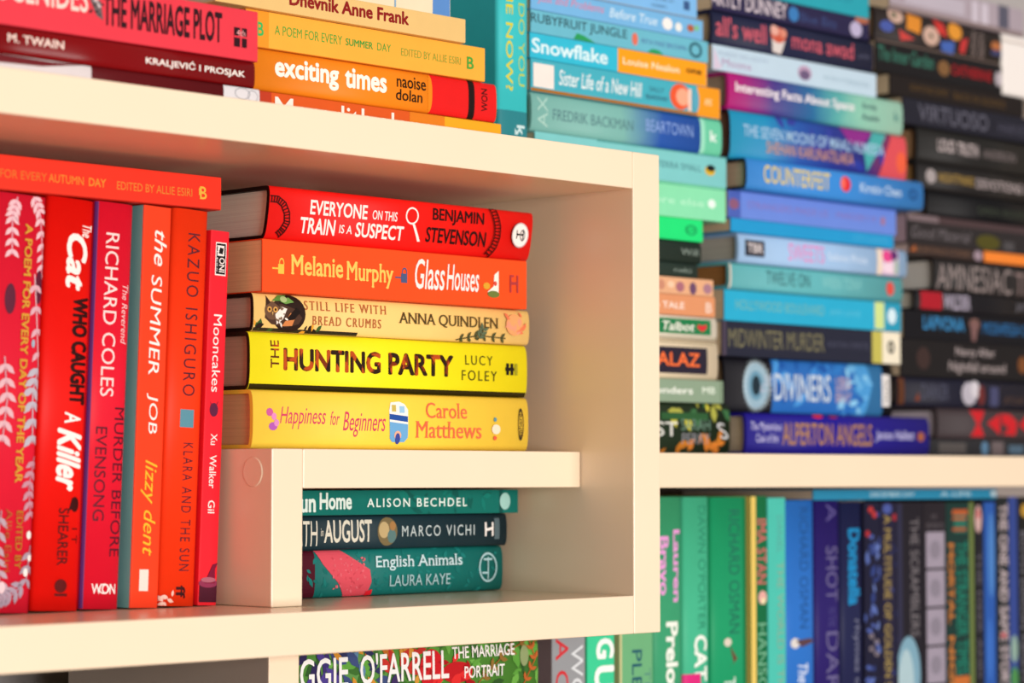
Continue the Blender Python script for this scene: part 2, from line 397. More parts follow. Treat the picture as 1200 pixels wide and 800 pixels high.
# Every book: kind, group, place, size in metres, colours, and the printing D on its spine
# (a along the spine, c across it; t lettering, r bar, e oval, g ring, p shape, br leafy branch, lv scattered leaves)
BOOKS = [
    {'k':'lie','kind':'hardback_book','g':'books stacked on the riser','loc':(-0.1444,0.074,0.0955),'L':0.2404,'W':0.135,'T':0.0361,'hb':True,'col':'#f8d348','label':'thick yellow hardback with pink script title and little caravan,lowest on the riser','D':[('t','Happiness',0.0214,0.059,0.0123,0.0261,'#cc4462',0.0,0.3,0),('t','for',0.0625,0.0704,0.0152,0.0239,'#cc4462',0.0,0.3,0),('t','Beginners',0.0732,0.1097,0.008,0.0239,'#cc4462',0.0,0.3,0),('e',0.0132,0.0225,0.0027,0.0025,'#c85a9a'),('e',0.0166,0.0199,0.002,0.0022,'#e08ac0'),('e',0.0159,0.0138,0.0034,0.0025,'#b05ab4'),('e',0.0186,0.016,0.002,0.0022,'#d88ac0'),('p',[(0.1134,0.0073),(0.1156,0.0051),(0.1261,0.0051),(0.1291,0.008),(0.1291,0.0261),(0.1261,0.0297),(0.1216,0.0312),(0.1141,0.0305),(0.1126,0.0254)],'#6aa8d8'),('p',[(0.113,0.0181),(0.1291,0.0167),(0.1291,0.0261),(0.1261,0.0297),(0.1216,0.0312),(0.1141,0.0305),(0.1126,0.0254)],'#f2eee8'),('p',[(0.1129,0.0196),(0.1289,0.0181),(0.1289,0.0218),(0.1129,0.0232)],'#2450a0'),('r',0.1149,0.1186,0.0247,0.029,'#c8b45a'),('r',0.1216,0.1261,0.0239,0.0283,'#9ac8e6'),('e',0.1201,0.0094,0.003,0.0029,'#f0b090'),('e',0.1201,0.0073,0.0022,0.0036,'#3a4a9a'),('t','Carole',0.145,0.1822,0.021,0.0312,'#ee6a48',0.0,0,0,'s'),('t','Matthews',0.1359,0.1957,0.008,0.0189,'#ee6a48',0.0,0,0,'s'),('e',0.2093,0.0145,0.004,0.0033,'#f6dcc0'),('e',0.2085,0.021,0.0013,0.0015,'#5a90a0'),('e',0.2085,0.0087,0.0016,0.0015,'#e06040'),('g',0.2329,0.0181,0.0026,0.0109,'#3a3020',0.2),('t','sphere',0.2309,0.235,0.0098,0.0254,'#3a3020',0.0,0,1)],'pages':'#d0a878'},
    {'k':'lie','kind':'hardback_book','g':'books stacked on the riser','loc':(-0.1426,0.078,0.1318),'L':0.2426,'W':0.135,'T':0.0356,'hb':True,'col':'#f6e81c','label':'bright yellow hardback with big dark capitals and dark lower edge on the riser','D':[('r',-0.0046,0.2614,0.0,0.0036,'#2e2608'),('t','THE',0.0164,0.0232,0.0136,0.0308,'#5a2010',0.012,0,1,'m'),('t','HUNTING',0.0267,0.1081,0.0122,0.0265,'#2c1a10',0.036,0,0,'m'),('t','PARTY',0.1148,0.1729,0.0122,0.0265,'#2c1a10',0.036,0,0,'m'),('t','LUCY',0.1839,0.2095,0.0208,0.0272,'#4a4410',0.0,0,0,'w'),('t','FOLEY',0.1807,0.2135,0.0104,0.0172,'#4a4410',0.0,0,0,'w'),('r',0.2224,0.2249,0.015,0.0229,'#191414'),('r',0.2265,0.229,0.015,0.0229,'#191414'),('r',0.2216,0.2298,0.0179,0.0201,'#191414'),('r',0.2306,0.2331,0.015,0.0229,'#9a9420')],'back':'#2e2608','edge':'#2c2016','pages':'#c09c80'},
    {'k':'lie','kind':'hardback_book','g':'books stacked on the riser','loc':(-0.1402,0.078,0.1676),'L':0.242,'W':0.135,'T':0.0237,'hb':True,'col':'#fcd07c','label':'peach hardback with an owl in a dark oval at its left end','D':[('r',-0.0048,0.0862,0.0,0.0024,'#30281c'),('lv',-0.0008,0.0517,0.0005,0.0038,16,0.006,['#c85024','#3a5a28','#e8a030','#281c14'],3),('e',0.0279,0.012,0.0139,0.0117,'#2a1a14'),('p',[(0.0087,0.0086),(0.0142,0.0048),(0.0265,0.0033),(0.0363,0.0057),(0.0391,0.0096),(0.0335,0.0148),(0.0224,0.0177),(0.0101,0.0158)],'#4a3226'),('e',0.0148,0.0132,0.0062,0.0057,'#6a4c38'),('p',[(0.0094,0.0158),(0.0101,0.0225),(0.0135,0.0182)],'#3a261c'),('p',[(0.0162,0.0182),(0.0203,0.022),(0.0203,0.0158)],'#3a261c'),('e',0.0124,0.0139,0.0018,0.0018,'#d8a050'),('e',0.0172,0.0139,0.0018,0.0018,'#d8a050'),('e',0.0124,0.0139,0.0008,0.0009,'#140c08'),('e',0.0172,0.0139,0.0008,0.0009,'#140c08'),('p',[(0.0142,0.0124),(0.0155,0.0124),(0.0148,0.01)],'#c8a060'),('p',[(0.0169,0.011),(0.0224,0.0158),(0.0265,0.0148),(0.0231,0.0081),(0.0183,0.0048)],'#eee4d8'),('p',[(0.0224,0.0038),(0.0293,0.0124),(0.0335,0.0105),(0.0307,0.0043)],'#d08048'),('p',[(0.0245,0.0072),(0.0342,0.0158),(0.0377,0.0134),(0.0321,0.0081)],'#1c120e'),('lv',0.0183,0.0252,0.006,0.0144,16,0.003,['#7a6450','#f4ece0'],7),('p',[(0.0142,0.0191),(0.0196,0.023),(0.0265,0.0234),(0.0224,0.0196)],'#5a8a3a'),('p',[(0.021,0.0191),(0.0279,0.022),(0.0321,0.0191),(0.0252,0.0177)],'#6c9a4a'),('e',0.0238,0.0206,0.0028,0.0019,'#a8c080'),('t','STILL LIFE WITH',0.0405,0.1098,0.0148,0.0206,'#b4683c',0.0,0,0,'sw'),('t','BREAD CRUMBS',0.0475,0.1053,0.0057,0.0115,'#b4683c',0.0,0,0,'sw'),('t','ANNA QUINDLEN',0.121,0.2116,0.0086,0.0172,'#4a4020',0.0,0,0,'s'),('br',[(0.1733,0.0012),(0.1931,0.0048),(0.2189,0.0038)],'#4c5030',6,0.008,'#3a3a20'),('br',[(0.1931,0.0019),(0.1955,0.0057),(0.1979,0.0096)],'#5a6a50',3,0.009,'#3a3a20'),('e',0.2271,0.0132,0.0082,0.0072,'#e8a066'),('lv',0.2189,0.2354,0.0072,0.0191,14,0.006,['#e07850','#e89878'],5)],'edge':'#1e1612','pages':'#c4aa94'},
    {'k':'lie','kind':'paperback_book','g':'books stacked on the riser','loc':(-0.1437,0.072,0.1915),'L':0.2316,'W':0.135,'T':0.0327,'hb':False,'col':'#f2501e','label':'orange paperback with a yellow padlock and white script title on the riser stack','D':[('r',0.0126,0.0174,0.0118,0.0178,'#f0c04a'),('g',0.0154,0.0184,0.0021,0.0033,'#f0c04a',0.3),('r',0.0078,0.0126,0.0145,0.0155,'#f0c04a'),('t','Melanie',0.0229,0.0659,0.0118,0.0244,'#f6c860',0.018,0,0,'s'),('t','Murphy',0.0688,0.1091,0.0072,0.023,'#f6c860',0.018,0,0,'s'),('r',0.1158,0.1211,0.0118,0.0178,'#4a5a80'),('g',0.1188,0.0184,0.0023,0.0033,'#4a5a80',0.3),('r',0.1106,0.1158,0.0145,0.0155,'#4a5a80'),('t','Glass',0.1279,0.1547,0.0086,0.0283,'#f3ece6',0.009,0.2,0),('t','Houses',0.1563,0.1862,0.0092,0.0263,'#f3ece6',0.009,0.2,0),('p',[(0.1941,0.0099),(0.2046,0.0086),(0.2046,0.0244),(0.2006,0.0217),(0.1998,0.0138)],'#f4ece0'),('e',0.1933,0.0138,0.0032,0.0023,'#d8a030'),('e',0.1998,0.0086,0.0056,0.0023,'#6a7a3a'),('e',0.2014,0.0158,0.0016,0.0016,'#d85040'),('r',0.2152,0.2168,0.0105,0.0224,'#a83a3c'),('r',0.2217,0.2233,0.0105,0.0224,'#a83a3c'),('r',0.2152,0.2233,0.0158,0.0178,'#a83a3c'),('r',0.2152,0.2192,0.0211,0.0224,'#a83a3c')],'pages':'#d8ae80'},
    {'k':'lie','kind':'hardback_book','g':'books stacked on the riser','loc':(-0.1403,0.068,0.2244),'L':0.2315,'W':0.14,'T':0.0328,'hb':True,'col':'#ee1a14','label':'red hardback with white magnifying glass on its spine,topmost on the riser','D':[('t','EVERYONE',0.0333,0.0812,0.0172,0.0264,'#f3ece6',0.021,0,0),('t','ON THIS',0.0856,0.1071,0.0178,0.0238,'#f3ece6',0.012,0,0),('t','TRAIN',0.0263,0.0552,0.0053,0.0152,'#f3ece6',0.021,0,0),('t','IS A',0.0588,0.0696,0.0073,0.0126,'#f3ece6',0.012,0,0),('t','SUSPECT',0.0725,0.1138,0.0059,0.0152,'#f3ece6',0.021,0,0),('g',0.1199,0.0225,0.0057,0.0056,'#f3ece6',0.2),('p',[(0.1206,0.0175),(0.1229,0.0172),(0.129,0.0066),(0.1267,0.0063)],'#f3ece6'),('t','BENJAMIN',0.1381,0.1851,0.0188,0.0291,'#2a0c0c',0.018,0,0),('t','STEVENSON',0.1336,0.1883,0.0066,0.0165,'#2a0c0c',0.018,0,0),('p',[(0.0002,0.026),(0.0069,0.0259),(0.0069,0.0267),(0.0002,0.0267)],'#3c0808'),('p',[(0.0067,0.026),(0.0125,0.0228),(0.0129,0.0234),(0.0071,0.0266)],'#3c0808'),('p',[(0.0124,0.0229),(0.0163,0.0169),(0.017,0.0173),(0.0131,0.0233)],'#3c0808'),('p',[(0.0162,0.0171),(0.017,0.0105),(0.0178,0.0106),(0.017,0.0172)],'#3c0808'),('p',[(0.017,0.0107),(0.0139,0.005),(0.0147,0.0047),(0.0178,0.0104)],'#3c0808'),('p',[(0.014,0.0051),(0.0104,0.0016),(0.011,0.0011),(0.0146,0.0047)],'#3c0808'),('p',[(0.0002,0.0222),(0.0057,0.0222),(0.0057,0.023),(0.0002,0.0229)],'#3c0808'),('p',[(0.0055,0.0223),(0.0092,0.0202),(0.0097,0.0208),(0.0059,0.0229)],'#3c0808'),('p',[(0.0091,0.0203),(0.0121,0.0157),(0.0128,0.0161),(0.0098,0.0207)],'#3c0808'),('p',[(0.012,0.0159),(0.0126,0.0112),(0.0135,0.0113),(0.0128,0.016)],'#3c0808'),('p',[(0.0127,0.0114),(0.0103,0.0072),(0.011,0.0068),(0.0134,0.0111)],'#3c0808'),('p',[(0.0103,0.0072),(0.0071,0.0042),(0.0077,0.0037),(0.0109,0.0068)],'#3c0808'),('p',[(0.0011,0.0264),(0.0009,0.0225),(0.0017,0.0225),(0.0019,0.0264)],'#3c0808'),('p',[(0.0034,0.0263),(0.0028,0.0226),(0.0036,0.0226),(0.0043,0.0263)],'#3c0808'),('p',[(0.0058,0.0263),(0.0047,0.0226),(0.0056,0.0226),(0.0066,0.0263)],'#3c0808'),('p',[(0.0077,0.0259),(0.0061,0.0224),(0.0068,0.022),(0.0084,0.0255)],'#3c0808'),('p',[(0.0097,0.0247),(0.0074,0.0216),(0.0081,0.0213),(0.0104,0.0243)],'#3c0808'),('p',[(0.0118,0.0236),(0.0087,0.0209),(0.0094,0.0205),(0.0125,0.0232)],'#3c0808'),('p',[(0.0133,0.0222),(0.0099,0.0199),(0.0103,0.0193),(0.0137,0.0216)],'#3c0808'),('p',[(0.0147,0.0201),(0.0109,0.0183),(0.0113,0.0177),(0.0151,0.0195)],'#3c0808'),('p',[(0.016,0.018),(0.0119,0.0167),(0.0123,0.0161),(0.0164,0.0174)],'#3c0808'),('p',[(0.0167,0.0162),(0.0125,0.0153),(0.0126,0.0146),(0.0168,0.0155)],'#3c0808'),('p',[(0.017,0.0139),(0.0127,0.0137),(0.0128,0.013),(0.0171,0.0132)],'#3c0808'),('p',[(0.0173,0.0116),(0.0129,0.0121),(0.013,0.0113),(0.0174,0.0109)],'#3c0808'),('p',[(0.017,0.0098),(0.0127,0.0107),(0.0124,0.0101),(0.0166,0.0091)],'#3c0808'),('p',[(0.0159,0.0078),(0.0119,0.0092),(0.0115,0.0086),(0.0155,0.0071)],'#3c0808'),('p',[(0.0148,0.0058),(0.011,0.0077),(0.0107,0.0071),(0.0144,0.0051)],'#3c0808'),('p',[(0.0139,0.0045),(0.0103,0.0067),(0.0097,0.0061),(0.0133,0.0039)],'#3c0808'),('p',[(0.0126,0.0032),(0.0091,0.0056),(0.0086,0.005),(0.012,0.0027)],'#3c0808'),('p',[(0.0113,0.002),(0.008,0.0045),(0.0075,0.004),(0.0107,0.0014)],'#3c0808'),('p',[(0.1943,0.0336),(0.1972,0.0275),(0.1981,0.0278),(0.1952,0.0338)],'#3c0808'),('p',[(0.1971,0.0276),(0.1997,0.0207),(0.2006,0.0209),(0.1981,0.0278)],'#3c0808'),('p',[(0.1996,0.0208),(0.1999,0.0137),(0.2009,0.0137),(0.2006,0.0208)],'#3c0808'),('p',[(0.1999,0.0137),(0.1975,0.0066),(0.1984,0.0065),(0.2008,0.0136)],'#3c0808'),('p',[(0.1975,0.0067),(0.1925,0.0002),(0.1934,-0.0001),(0.1984,0.0064)],'#3c0808'),('p',[(0.1895,0.0323),(0.1922,0.0264),(0.1931,0.0266),(0.1904,0.0325)],'#3c0808'),('p',[(0.1922,0.0264),(0.1945,0.0201),(0.1955,0.0203),(0.1932,0.0266)],'#3c0808'),('p',[(0.1945,0.0202),(0.1948,0.0141),(0.1957,0.0141),(0.1955,0.0202)],'#3c0808'),('p',[(0.1948,0.0142),(0.1927,0.0081),(0.1936,0.0079),(0.1957,0.014)],'#3c0808'),('p',[(0.1927,0.0082),(0.1881,0.0021),(0.1889,0.0018),(0.1936,0.0078)],'#3c0808'),('p',[(0.1949,0.0333),(0.1901,0.032),(0.1904,0.0314),(0.1953,0.0326)],'#3c0808'),('p',[(0.1959,0.0313),(0.191,0.0301),(0.1913,0.0294),(0.1962,0.0306)],'#3c0808'),('p',[(0.1969,0.0292),(0.192,0.028),(0.1923,0.0274),(0.1972,0.0285)],'#3c0808'),('p',[(0.1978,0.0272),(0.1928,0.0261),(0.1931,0.0254),(0.198,0.0265)],'#3c0808'),('p',[(0.1986,0.0249),(0.1936,0.024),(0.1939,0.0233),(0.1989,0.0242)],'#3c0808'),('p',[(0.1995,0.0225),(0.1944,0.0218),(0.1947,0.0211),(0.1997,0.0218)],'#3c0808'),('p',[(0.2001,0.0203),(0.195,0.0198),(0.1951,0.0191),(0.2002,0.0196)],'#3c0808'),('p',[(0.2002,0.0179),(0.1951,0.0178),(0.1951,0.0171),(0.2002,0.0172)],'#3c0808'),('p',[(0.2003,0.0154),(0.1952,0.0157),(0.1952,0.015),(0.2003,0.0147)],'#3c0808'),('p',[(0.2002,0.0132),(0.1951,0.0137),(0.1949,0.013),(0.2,0.0125)],'#3c0808'),('p',[(0.1994,0.0108),(0.1944,0.0117),(0.1942,0.011),(0.1992,0.0101)],'#3c0808'),('p',[(0.1985,0.0083),(0.1937,0.0096),(0.1935,0.0089),(0.1983,0.0076)],'#3c0808'),('p',[(0.1976,0.0061),(0.1928,0.0076),(0.1924,0.007),(0.1971,0.0054)],'#3c0808'),('p',[(0.1959,0.0039),(0.1913,0.0056),(0.1908,0.005),(0.1955,0.0033)],'#3c0808'),('p',[(0.1942,0.0016),(0.1897,0.0035),(0.1892,0.0028),(0.1937,0.001)],'#3c0808'),('e',0.2187,0.0165,0.0078,0.0083,'#f3ece6'),('g',0.2187,0.0165,0.0079,0.0084,'#c0b0b0',0.1),('r',0.215,0.2159,0.0139,0.0198,'#191414'),('r',0.2208,0.2219,0.0132,0.0205,'#555'),('r',0.215,0.2216,0.0162,0.0175,'#191414'),('g',0.2208,0.0165,0.0025,0.004,'#777',0.3)],'back':'#1c0c0a','edge':'#1c0c0a','pages':'#dccabc','skew':0.005},
    {'k':'lie','kind':'hardback_book','g':'books stacked under the riser plank','loc':(-0.1028,0.117,0.0003),'L':0.1945,'W':0.13,'T':0.0307,'hb':True,'col':'#16706a','label':'teal hardback with a red pink shape at its left,lowest under the plank','D':[('r',-0.0048,0.0232,0.0,0.0309,'#4a1020'),('lv',0.0152,0.187,0.0,0.0309,70,0.006,['#18746e','#146a64','#1a7872'],8),('p',[(0.0232,0.0306),(0.0459,0.0303),(0.0608,0.0223),(0.0706,0.0173),(0.0721,0.0093),(0.0683,0.0006),(0.0488,0.0),(0.0429,0.0093),(0.0297,0.0217)],'#d8505e'),('lv',0.0385,0.0668,0.0037,0.0263,60,0.0025,['#e06c78','#cc4654','#dc646e'],12),('p',[(0.0668,0.0),(0.0728,0.0006),(0.0728,0.0043),(0.0675,0.0031)],'#e02030'),('t','English Animals',0.0758,0.155,0.0161,0.026,'#c8e0e4',0.006,0,0,'s'),('t','LAURA KAYE',0.0881,0.1437,0.0056,0.013,'#a8c8cc',0.0,0,0),('g',0.1796,0.0161,0.0087,0.0102,'#a8ccd0',0.14),('r',0.1755,0.1837,0.021,0.0223,'#a8ccd0'),('r',0.1791,0.1801,0.0077,0.0232,'#a8ccd0'),('r',0.1738,0.1796,0.0118,0.013,'#a8ccd0')]},
    {'k':'lie','kind':'hardback_book','g':'books stacked under the riser plank','loc':(-0.1054,0.112,0.0312),'L':0.1979,'W':0.13,'T':0.0222,'hb':True,'col':'#1c323a','label':'dark slate hardback with cream art deco capitals,middle of the stack under the plank','D':[('t','DEATH',-0.0049,0.0251,0.0027,0.0189,'#dcd6c4',0.0,0,0),('t','in',0.028,0.0302,0.009,0.0139,'#dcd6c4',0.0,0,0),('t','AUGUST',0.0309,0.0724,0.0045,0.0193,'#dcd6c4',0.018,0,0),('e',0.0861,0.0112,0.0088,0.0094,'#7a6a48'),('e',0.083,0.0123,0.0046,0.0054,'#c0a878'),('e',0.0899,0.0081,0.0038,0.0045,'#5a7a78'),('e',0.0907,0.0148,0.0027,0.0031,'#a87a48'),('t','MARCO VICHI',0.0991,0.1665,0.0076,0.0148,'#c0cccc',0.0,0,0,'w'),('r',0.1764,0.178,0.0067,0.0162,'#f3ece6'),('r',0.183,0.1846,0.0067,0.0162,'#f3ece6'),('p',[(0.1764,0.0099),(0.1846,0.0112),(0.1846,0.013),(0.1764,0.0117)],'#f3ece6'),('r',0.1855,0.1904,0.0045,0.0189,'#56686e')]},
    {'k':'lie','kind':'paperback_book','g':'books stacked under the riser plank','loc':(-0.1086,0.1,0.0537),'L':0.2019,'W':0.13,'T':0.016,'hb':False,'col':'#0c6a60','label':'teal paperback lettered in pale gothic type,topmost of the stack under the plank','D':[('r',0.1836,0.1869,0.0,0.0162,'#0a4e48'),('lv',0.0772,0.1961,0.0008,0.0154,22,0.009,['#0a5850','#0e766a'],6),('t','Fun',-0.0008,0.0184,0.0019,0.0146,'#d4e4dc',0.03,0,0,'s'),('t','Home',0.0213,0.0489,0.0036,0.0146,'#d4e4dc',0.03,0,0,'s'),('t','ALISON BECHDEL',0.0622,0.1527,0.0049,0.0107,'#dcece4',0.012,0,0,'w'),('e',0.189,0.0081,0.0035,0.0041,'#9ac8c0'),('g',0.189,0.0081,0.005,0.0058,'#9ac8c0',0.3)]},
    {'k':'stand','kind':'paperback_book','g':'red books standing in the cube','loc':(-0.2867,0.09,0.0003),'L':0.2283,'W':0.14,'T':0.0142,'hb':False,'col':'#ee2230','label':'narrow bright red standing book with a witch hat at the foot of its spine','D':[('r',0.007,0.0274,0.004,0.0123,'#f3ece6'),('r',0.0077,0.0266,0.0046,0.0118,'#191414'),('r',0.009,0.0153,0.0057,0.0106,'#f3ece6'),('p',[(0.0101,0.0072),(0.0138,0.0063),(0.0143,0.0095),(0.0106,0.0101)],'#191414'),('t','ONI',0.0164,0.0253,0.0069,0.0112,'#f3ece6',0.012,0,0),('t','PRESS',0.009,0.0253,0.0049,0.0057,'#f3ece6',0.0,0,0),('t','Mooncakes',0.0514,0.0988,0.0043,0.0106,'#f3ece6',0.0,0,0),('e',0.1097,0.0069,0.0042,0.0032,'#5a2040'),('p',[(0.1061,0.0043),(0.104,0.0037),(0.1071,0.0052)],'#5a2040'),('p',[(0.1061,0.0095),(0.104,0.0101),(0.1071,0.0083)],'#5a2040'),('t','Xu',0.1243,0.1311,0.0052,0.0101,'#f3ece6',0.006,0,0),('t','Walker',0.1373,0.1575,0.0049,0.0101,'#f3ece6',0.006,0,0),('t','Gil',0.1648,0.1726,0.0049,0.0101,'#f3ece6',0.006,0,0),('p',[(0.2264,0.0007),(0.2264,0.0141),(0.215,0.0141),(0.214,0.0072),(0.216,0.0007)],'#4a1428'),('e',0.215,0.0072,0.0026,0.0072,'#8a3050'),('p',[(0.215,0.0043),(0.2036,0.0103),(0.2026,0.0141),(0.2062,0.0121),(0.215,0.0123)],'#7a1434'),('e',0.2129,0.0072,0.0016,0.0057,'#a86070')],'tilt':2.2},
    {'k':'stand','kind':'hardback_book','g':'red books standing in the cube','loc':(-0.3082,0.0905,0.0003),'L':0.2396,'W':0.14,'T':0.0271,'hb':True,'col':'#f03a14','label':'orange red standing hardback with a small blue grey square mid spine','D':[('t','KAZUO ISHIGURO',0.0144,0.1132,0.0109,0.0202,'#54202a',0.0,0,0,'w'),('r',0.1214,0.1322,0.0098,0.0202,'#5a90a0'),('t','KLARA AND THE SUN',0.1415,0.2185,0.0131,0.0207,'#54202a',0.0,0,0,'w'),('t','ff',0.2272,0.2349,0.0114,0.0185,'#3a1014',0.024,0,0),('lv',0.2333,0.2379,0.0,0.0095,8,0.004,['#f0c8b8'],3)],'tilt':2.2},
    {'k':'stand','kind':'paperback_book','g':'red books standing in the cube','loc':(-0.3331,0.0915,0.0003),'L':0.2398,'W':0.14,'T':0.0205,'hb':False,'col':'#f0401c','label':'orange red standing paperback with turquoise side cover and yellow handwritten author name','D':[('t','the',0.0143,0.0358,0.0087,0.0178,'#f3ece6',0.006,0.3,0),('t','SUMMER',0.0414,0.1012,0.0074,0.0153,'#f3ece6',0.0,0.1,0),('t','JOB',0.1124,0.1364,0.007,0.0153,'#f3ece6',0.0,0.1,0),('t','lizzy dent',0.1521,0.209,0.005,0.0165,'#f6b830',0.0,0.3,0),('r',0.2171,0.2298,0.0062,0.0128,'#f0dcd0')],'tilt':2.0,'back':'#84e0e0'},
    {'k':'stand','kind':'hardback_book','g':'red books standing in the cube','loc':(-0.3625,0.094,0.0003),'L':0.2398,'W':0.14,'T':0.0278,'hb':True,'col':'#de1830','label':'crimson standing hardback with white author capitals and dark title lines,violet at its left edge','D':[('r',-0.0051,0.2404,0.0,0.002,'#5a2468'),('t','RICHARD COLES',0.0182,0.115,0.0073,0.0168,'#f2d8d4',0.0,0,0),('t','The Reverend',0.048,0.0833,0.0207,0.0252,'#f0c4c4',0.0,0.2,0),('t','MURDER BEFORE',0.1211,0.2089,0.0185,0.0263,'#5a1426',0.0,0,0),('t','EVENSONG',0.1331,0.1883,0.0056,0.0135,'#5a1426',0.0,0,0),('t','WON',0.2249,0.2309,0.0067,0.0241,'#f3ece6',0.012,0,1),('g',0.2279,0.0157,0.003,0.0039,'#f3ece6',0.2)],'tilt':2.2,'back':'#5a2468'},
    {'k':'stand','kind':'hardback_book','g':'red books standing in the cube','loc':(-0.3938,0.094,0.0003),'L':0.2399,'W':0.14,'T':0.0329,'hb':True,'col':'#e2140c','label':'red standing hardback with black block capitals and white brush script on its spine','D':[('t','The',0.0144,0.0219,0.0239,0.0315,'#f3ece6',0.012,0.2,0),('t','Cat',0.0204,0.0537,0.0133,0.0285,'#f3ece6',0.036,0.25,0),('t','WHO CAUGHT',0.0572,0.1203,0.0192,0.0311,'#2c0808',0.054,0,0),('t','A',0.1247,0.1312,0.0166,0.0285,'#f3ece6',0.018,0.1,0),('t','Killer',0.1341,0.1707,0.0119,0.0298,'#f3ece6',0.036,0.35,0),('e',0.1782,0.0265,0.0044,0.003,'#3a0a0a'),('p',[(0.1742,0.0245),(0.1821,0.0219),(0.1801,0.0265)],'#3a0a0a'),('t','I T',0.192,0.2009,0.0252,0.0292,'#4a0c0c',0.0,0,0),('t','SHEARER',0.1806,0.2137,0.0152,0.0225,'#4a0c0c',0.006,0,0),('e',0.2255,0.0186,0.0039,0.0043,'#5a0c0c'),('r',0.2299,0.2314,0.0146,0.0232,'#5a0c0c')],'tilt':2.2},
    {'k':'stand','kind':'hardback_book','g':'red books standing in the cube','loc':(-0.4295,0.094,0.0003),'L':0.2395,'W':0.14,'T':0.0367,'hb':True,'col':'#d81c34','label':'crimson standing hardback patterned with white leafy branches,leftmost in the cube','D':[('br',[(-0.0011,0.0258),(0.0087,0.0317),(0.0303,0.035),(0.0474,0.0358)],'#e4bcc4',9,0.011,'#d8a0b0'),('br',[(0.0019,0.0155),(0.0132,0.0125),(0.0352,0.0133)],'#e4bcc4',7,0.011,'#d8a0b0'),('e',0.0523,0.0332,0.0098,0.0029,'#5a1c34'),('e',0.0606,0.0133,0.0088,0.0037,'#5a1c34'),('br',[(0.045,0.0295),(0.0694,0.0324),(0.0963,0.0354)],'#d8a8b4',4,0.012,'#dcb4bc'),('e',0.0851,0.0306,0.0024,0.0013,'#9ab0c0'),('br',[(0.0963,0.0358),(0.1133,0.0317),(0.1425,0.0332)],'#b8b4c0',6,0.016,'#c0b8c4'),('br',[(0.1498,0.0354),(0.1668,0.0317),(0.1843,0.0339)],'#c48c9c',6,0.012,'#c48c9c'),('br',[(0.2008,0.035),(0.2211,0.0324),(0.2289,0.0229),(0.2313,0.0147)],'#a894a4',8,0.013,'#a894a4'),('br',[(0.0938,0.0111),(0.1182,0.014),(0.1425,0.0118)],'#dcb0b8',6,0.014,'#d0a0ac'),('br',[(0.1814,0.0133),(0.2056,0.0111),(0.225,0.0147)],'#b8a0ac',6,0.013,'#a8909c'),('e',0.195,0.0332,0.0024,0.0018,'#f3ece6'),('e',0.2081,0.0346,0.0019,0.0018,'#f3ece6'),('e',0.2163,0.0317,0.0024,0.0018,'#f3ece6'),('e',0.225,0.0155,0.0034,0.0022,'#e8c8cc'),('t','A POEM FOR EVERY DAY OF THE YEAR',0.0166,0.1654,0.0212,0.0265,'#d09a34',0.024,0,0),('t','EDITED BY',0.1814,0.2144,0.0236,0.028,'#b07a24',0.006,0,0),('t','Allie Esiri',0.1804,0.2163,0.0162,0.0206,'#b05a2c',0.0,0,0)],'tilt':2.2},
    {'k':'lie','kind':'paperback_book','g':'red books standing in the cube','loc':(-0.3847,0.0905,0.2415),'L':0.215,'W':0.135,'T':0.0203,'hb':False,'col':'#e83420','label':'orange red paperback lying flat across the tops of the standing red books','D':[('t','FOR EVERY',0.0544,0.0865,0.007,0.0119,'#d0722a',0.0,0,0),('t','AUTUMN',0.0877,0.1123,0.007,0.0119,'#dc8a30',0.0,0,0),('t','DAY',0.116,0.1283,0.007,0.0119,'#dc8a30',0.018,0,0),('t','EDITED BY ALLIE ESIRI',0.1363,0.1925,0.0066,0.0115,'#d88434',0.0,0,0),('p',[(0.1977,0.0127),(0.2004,0.0103),(0.1977,0.0078),(0.1977,0.0103)],'#e0b040'),('t','B',0.1984,0.2037,0.0057,0.0135,'#e0b040',0.012,0,0),('r',0.0205,0.2143,0.0,0.0006,'#b82818')]},
    {'k':'lie','kind':'hardback_book','g':'books lying on top of the cube','loc':(-0.4128,0.02,0.2949),'L':0.215,'W':0.135,'T':0.0107,'hb':True,'col':'#5a0c12','label':'book with a dark maroon spine and white ends squeezed under the dark red one','D':[('r',-0.161,0.0942,0.0,0.0105,'#d6cccc'),('r',0.1878,0.2186,0.0,0.0105,'#d8d4d6'),('g',0.2018,0.0068,0.0058,0.0033,'#8a8a90',0.1),('g',0.2095,0.006,0.0039,0.0033,'#8a8a90',0.1),('p',[(0.0235,0.0055),(0.0235,0.0105),(0.0674,0.0098),(0.0901,0.0106),(0.0618,0.0066)],'#6a1c22')]},
    {'k':'lie','kind':'hardback_book','g':'books lying on top of the cube','loc':(-0.4167,0.02,0.3058),'L':0.215,'W':0.135,'T':0.0155,'hb':True,'col':'#7c0c10','label':'dark red hardback with white capitals on top of the cube,under the pink red one','D':[('t','M. TWAIN',0.0429,0.0796,0.0066,0.0113,'#f0d8cc',0.018,0,0),('t','KRALJEVIĆ I PROSJAK',0.1355,0.2075,0.0044,0.0104,'#f6ece4',0.015,0,0)],'rough':0.22},
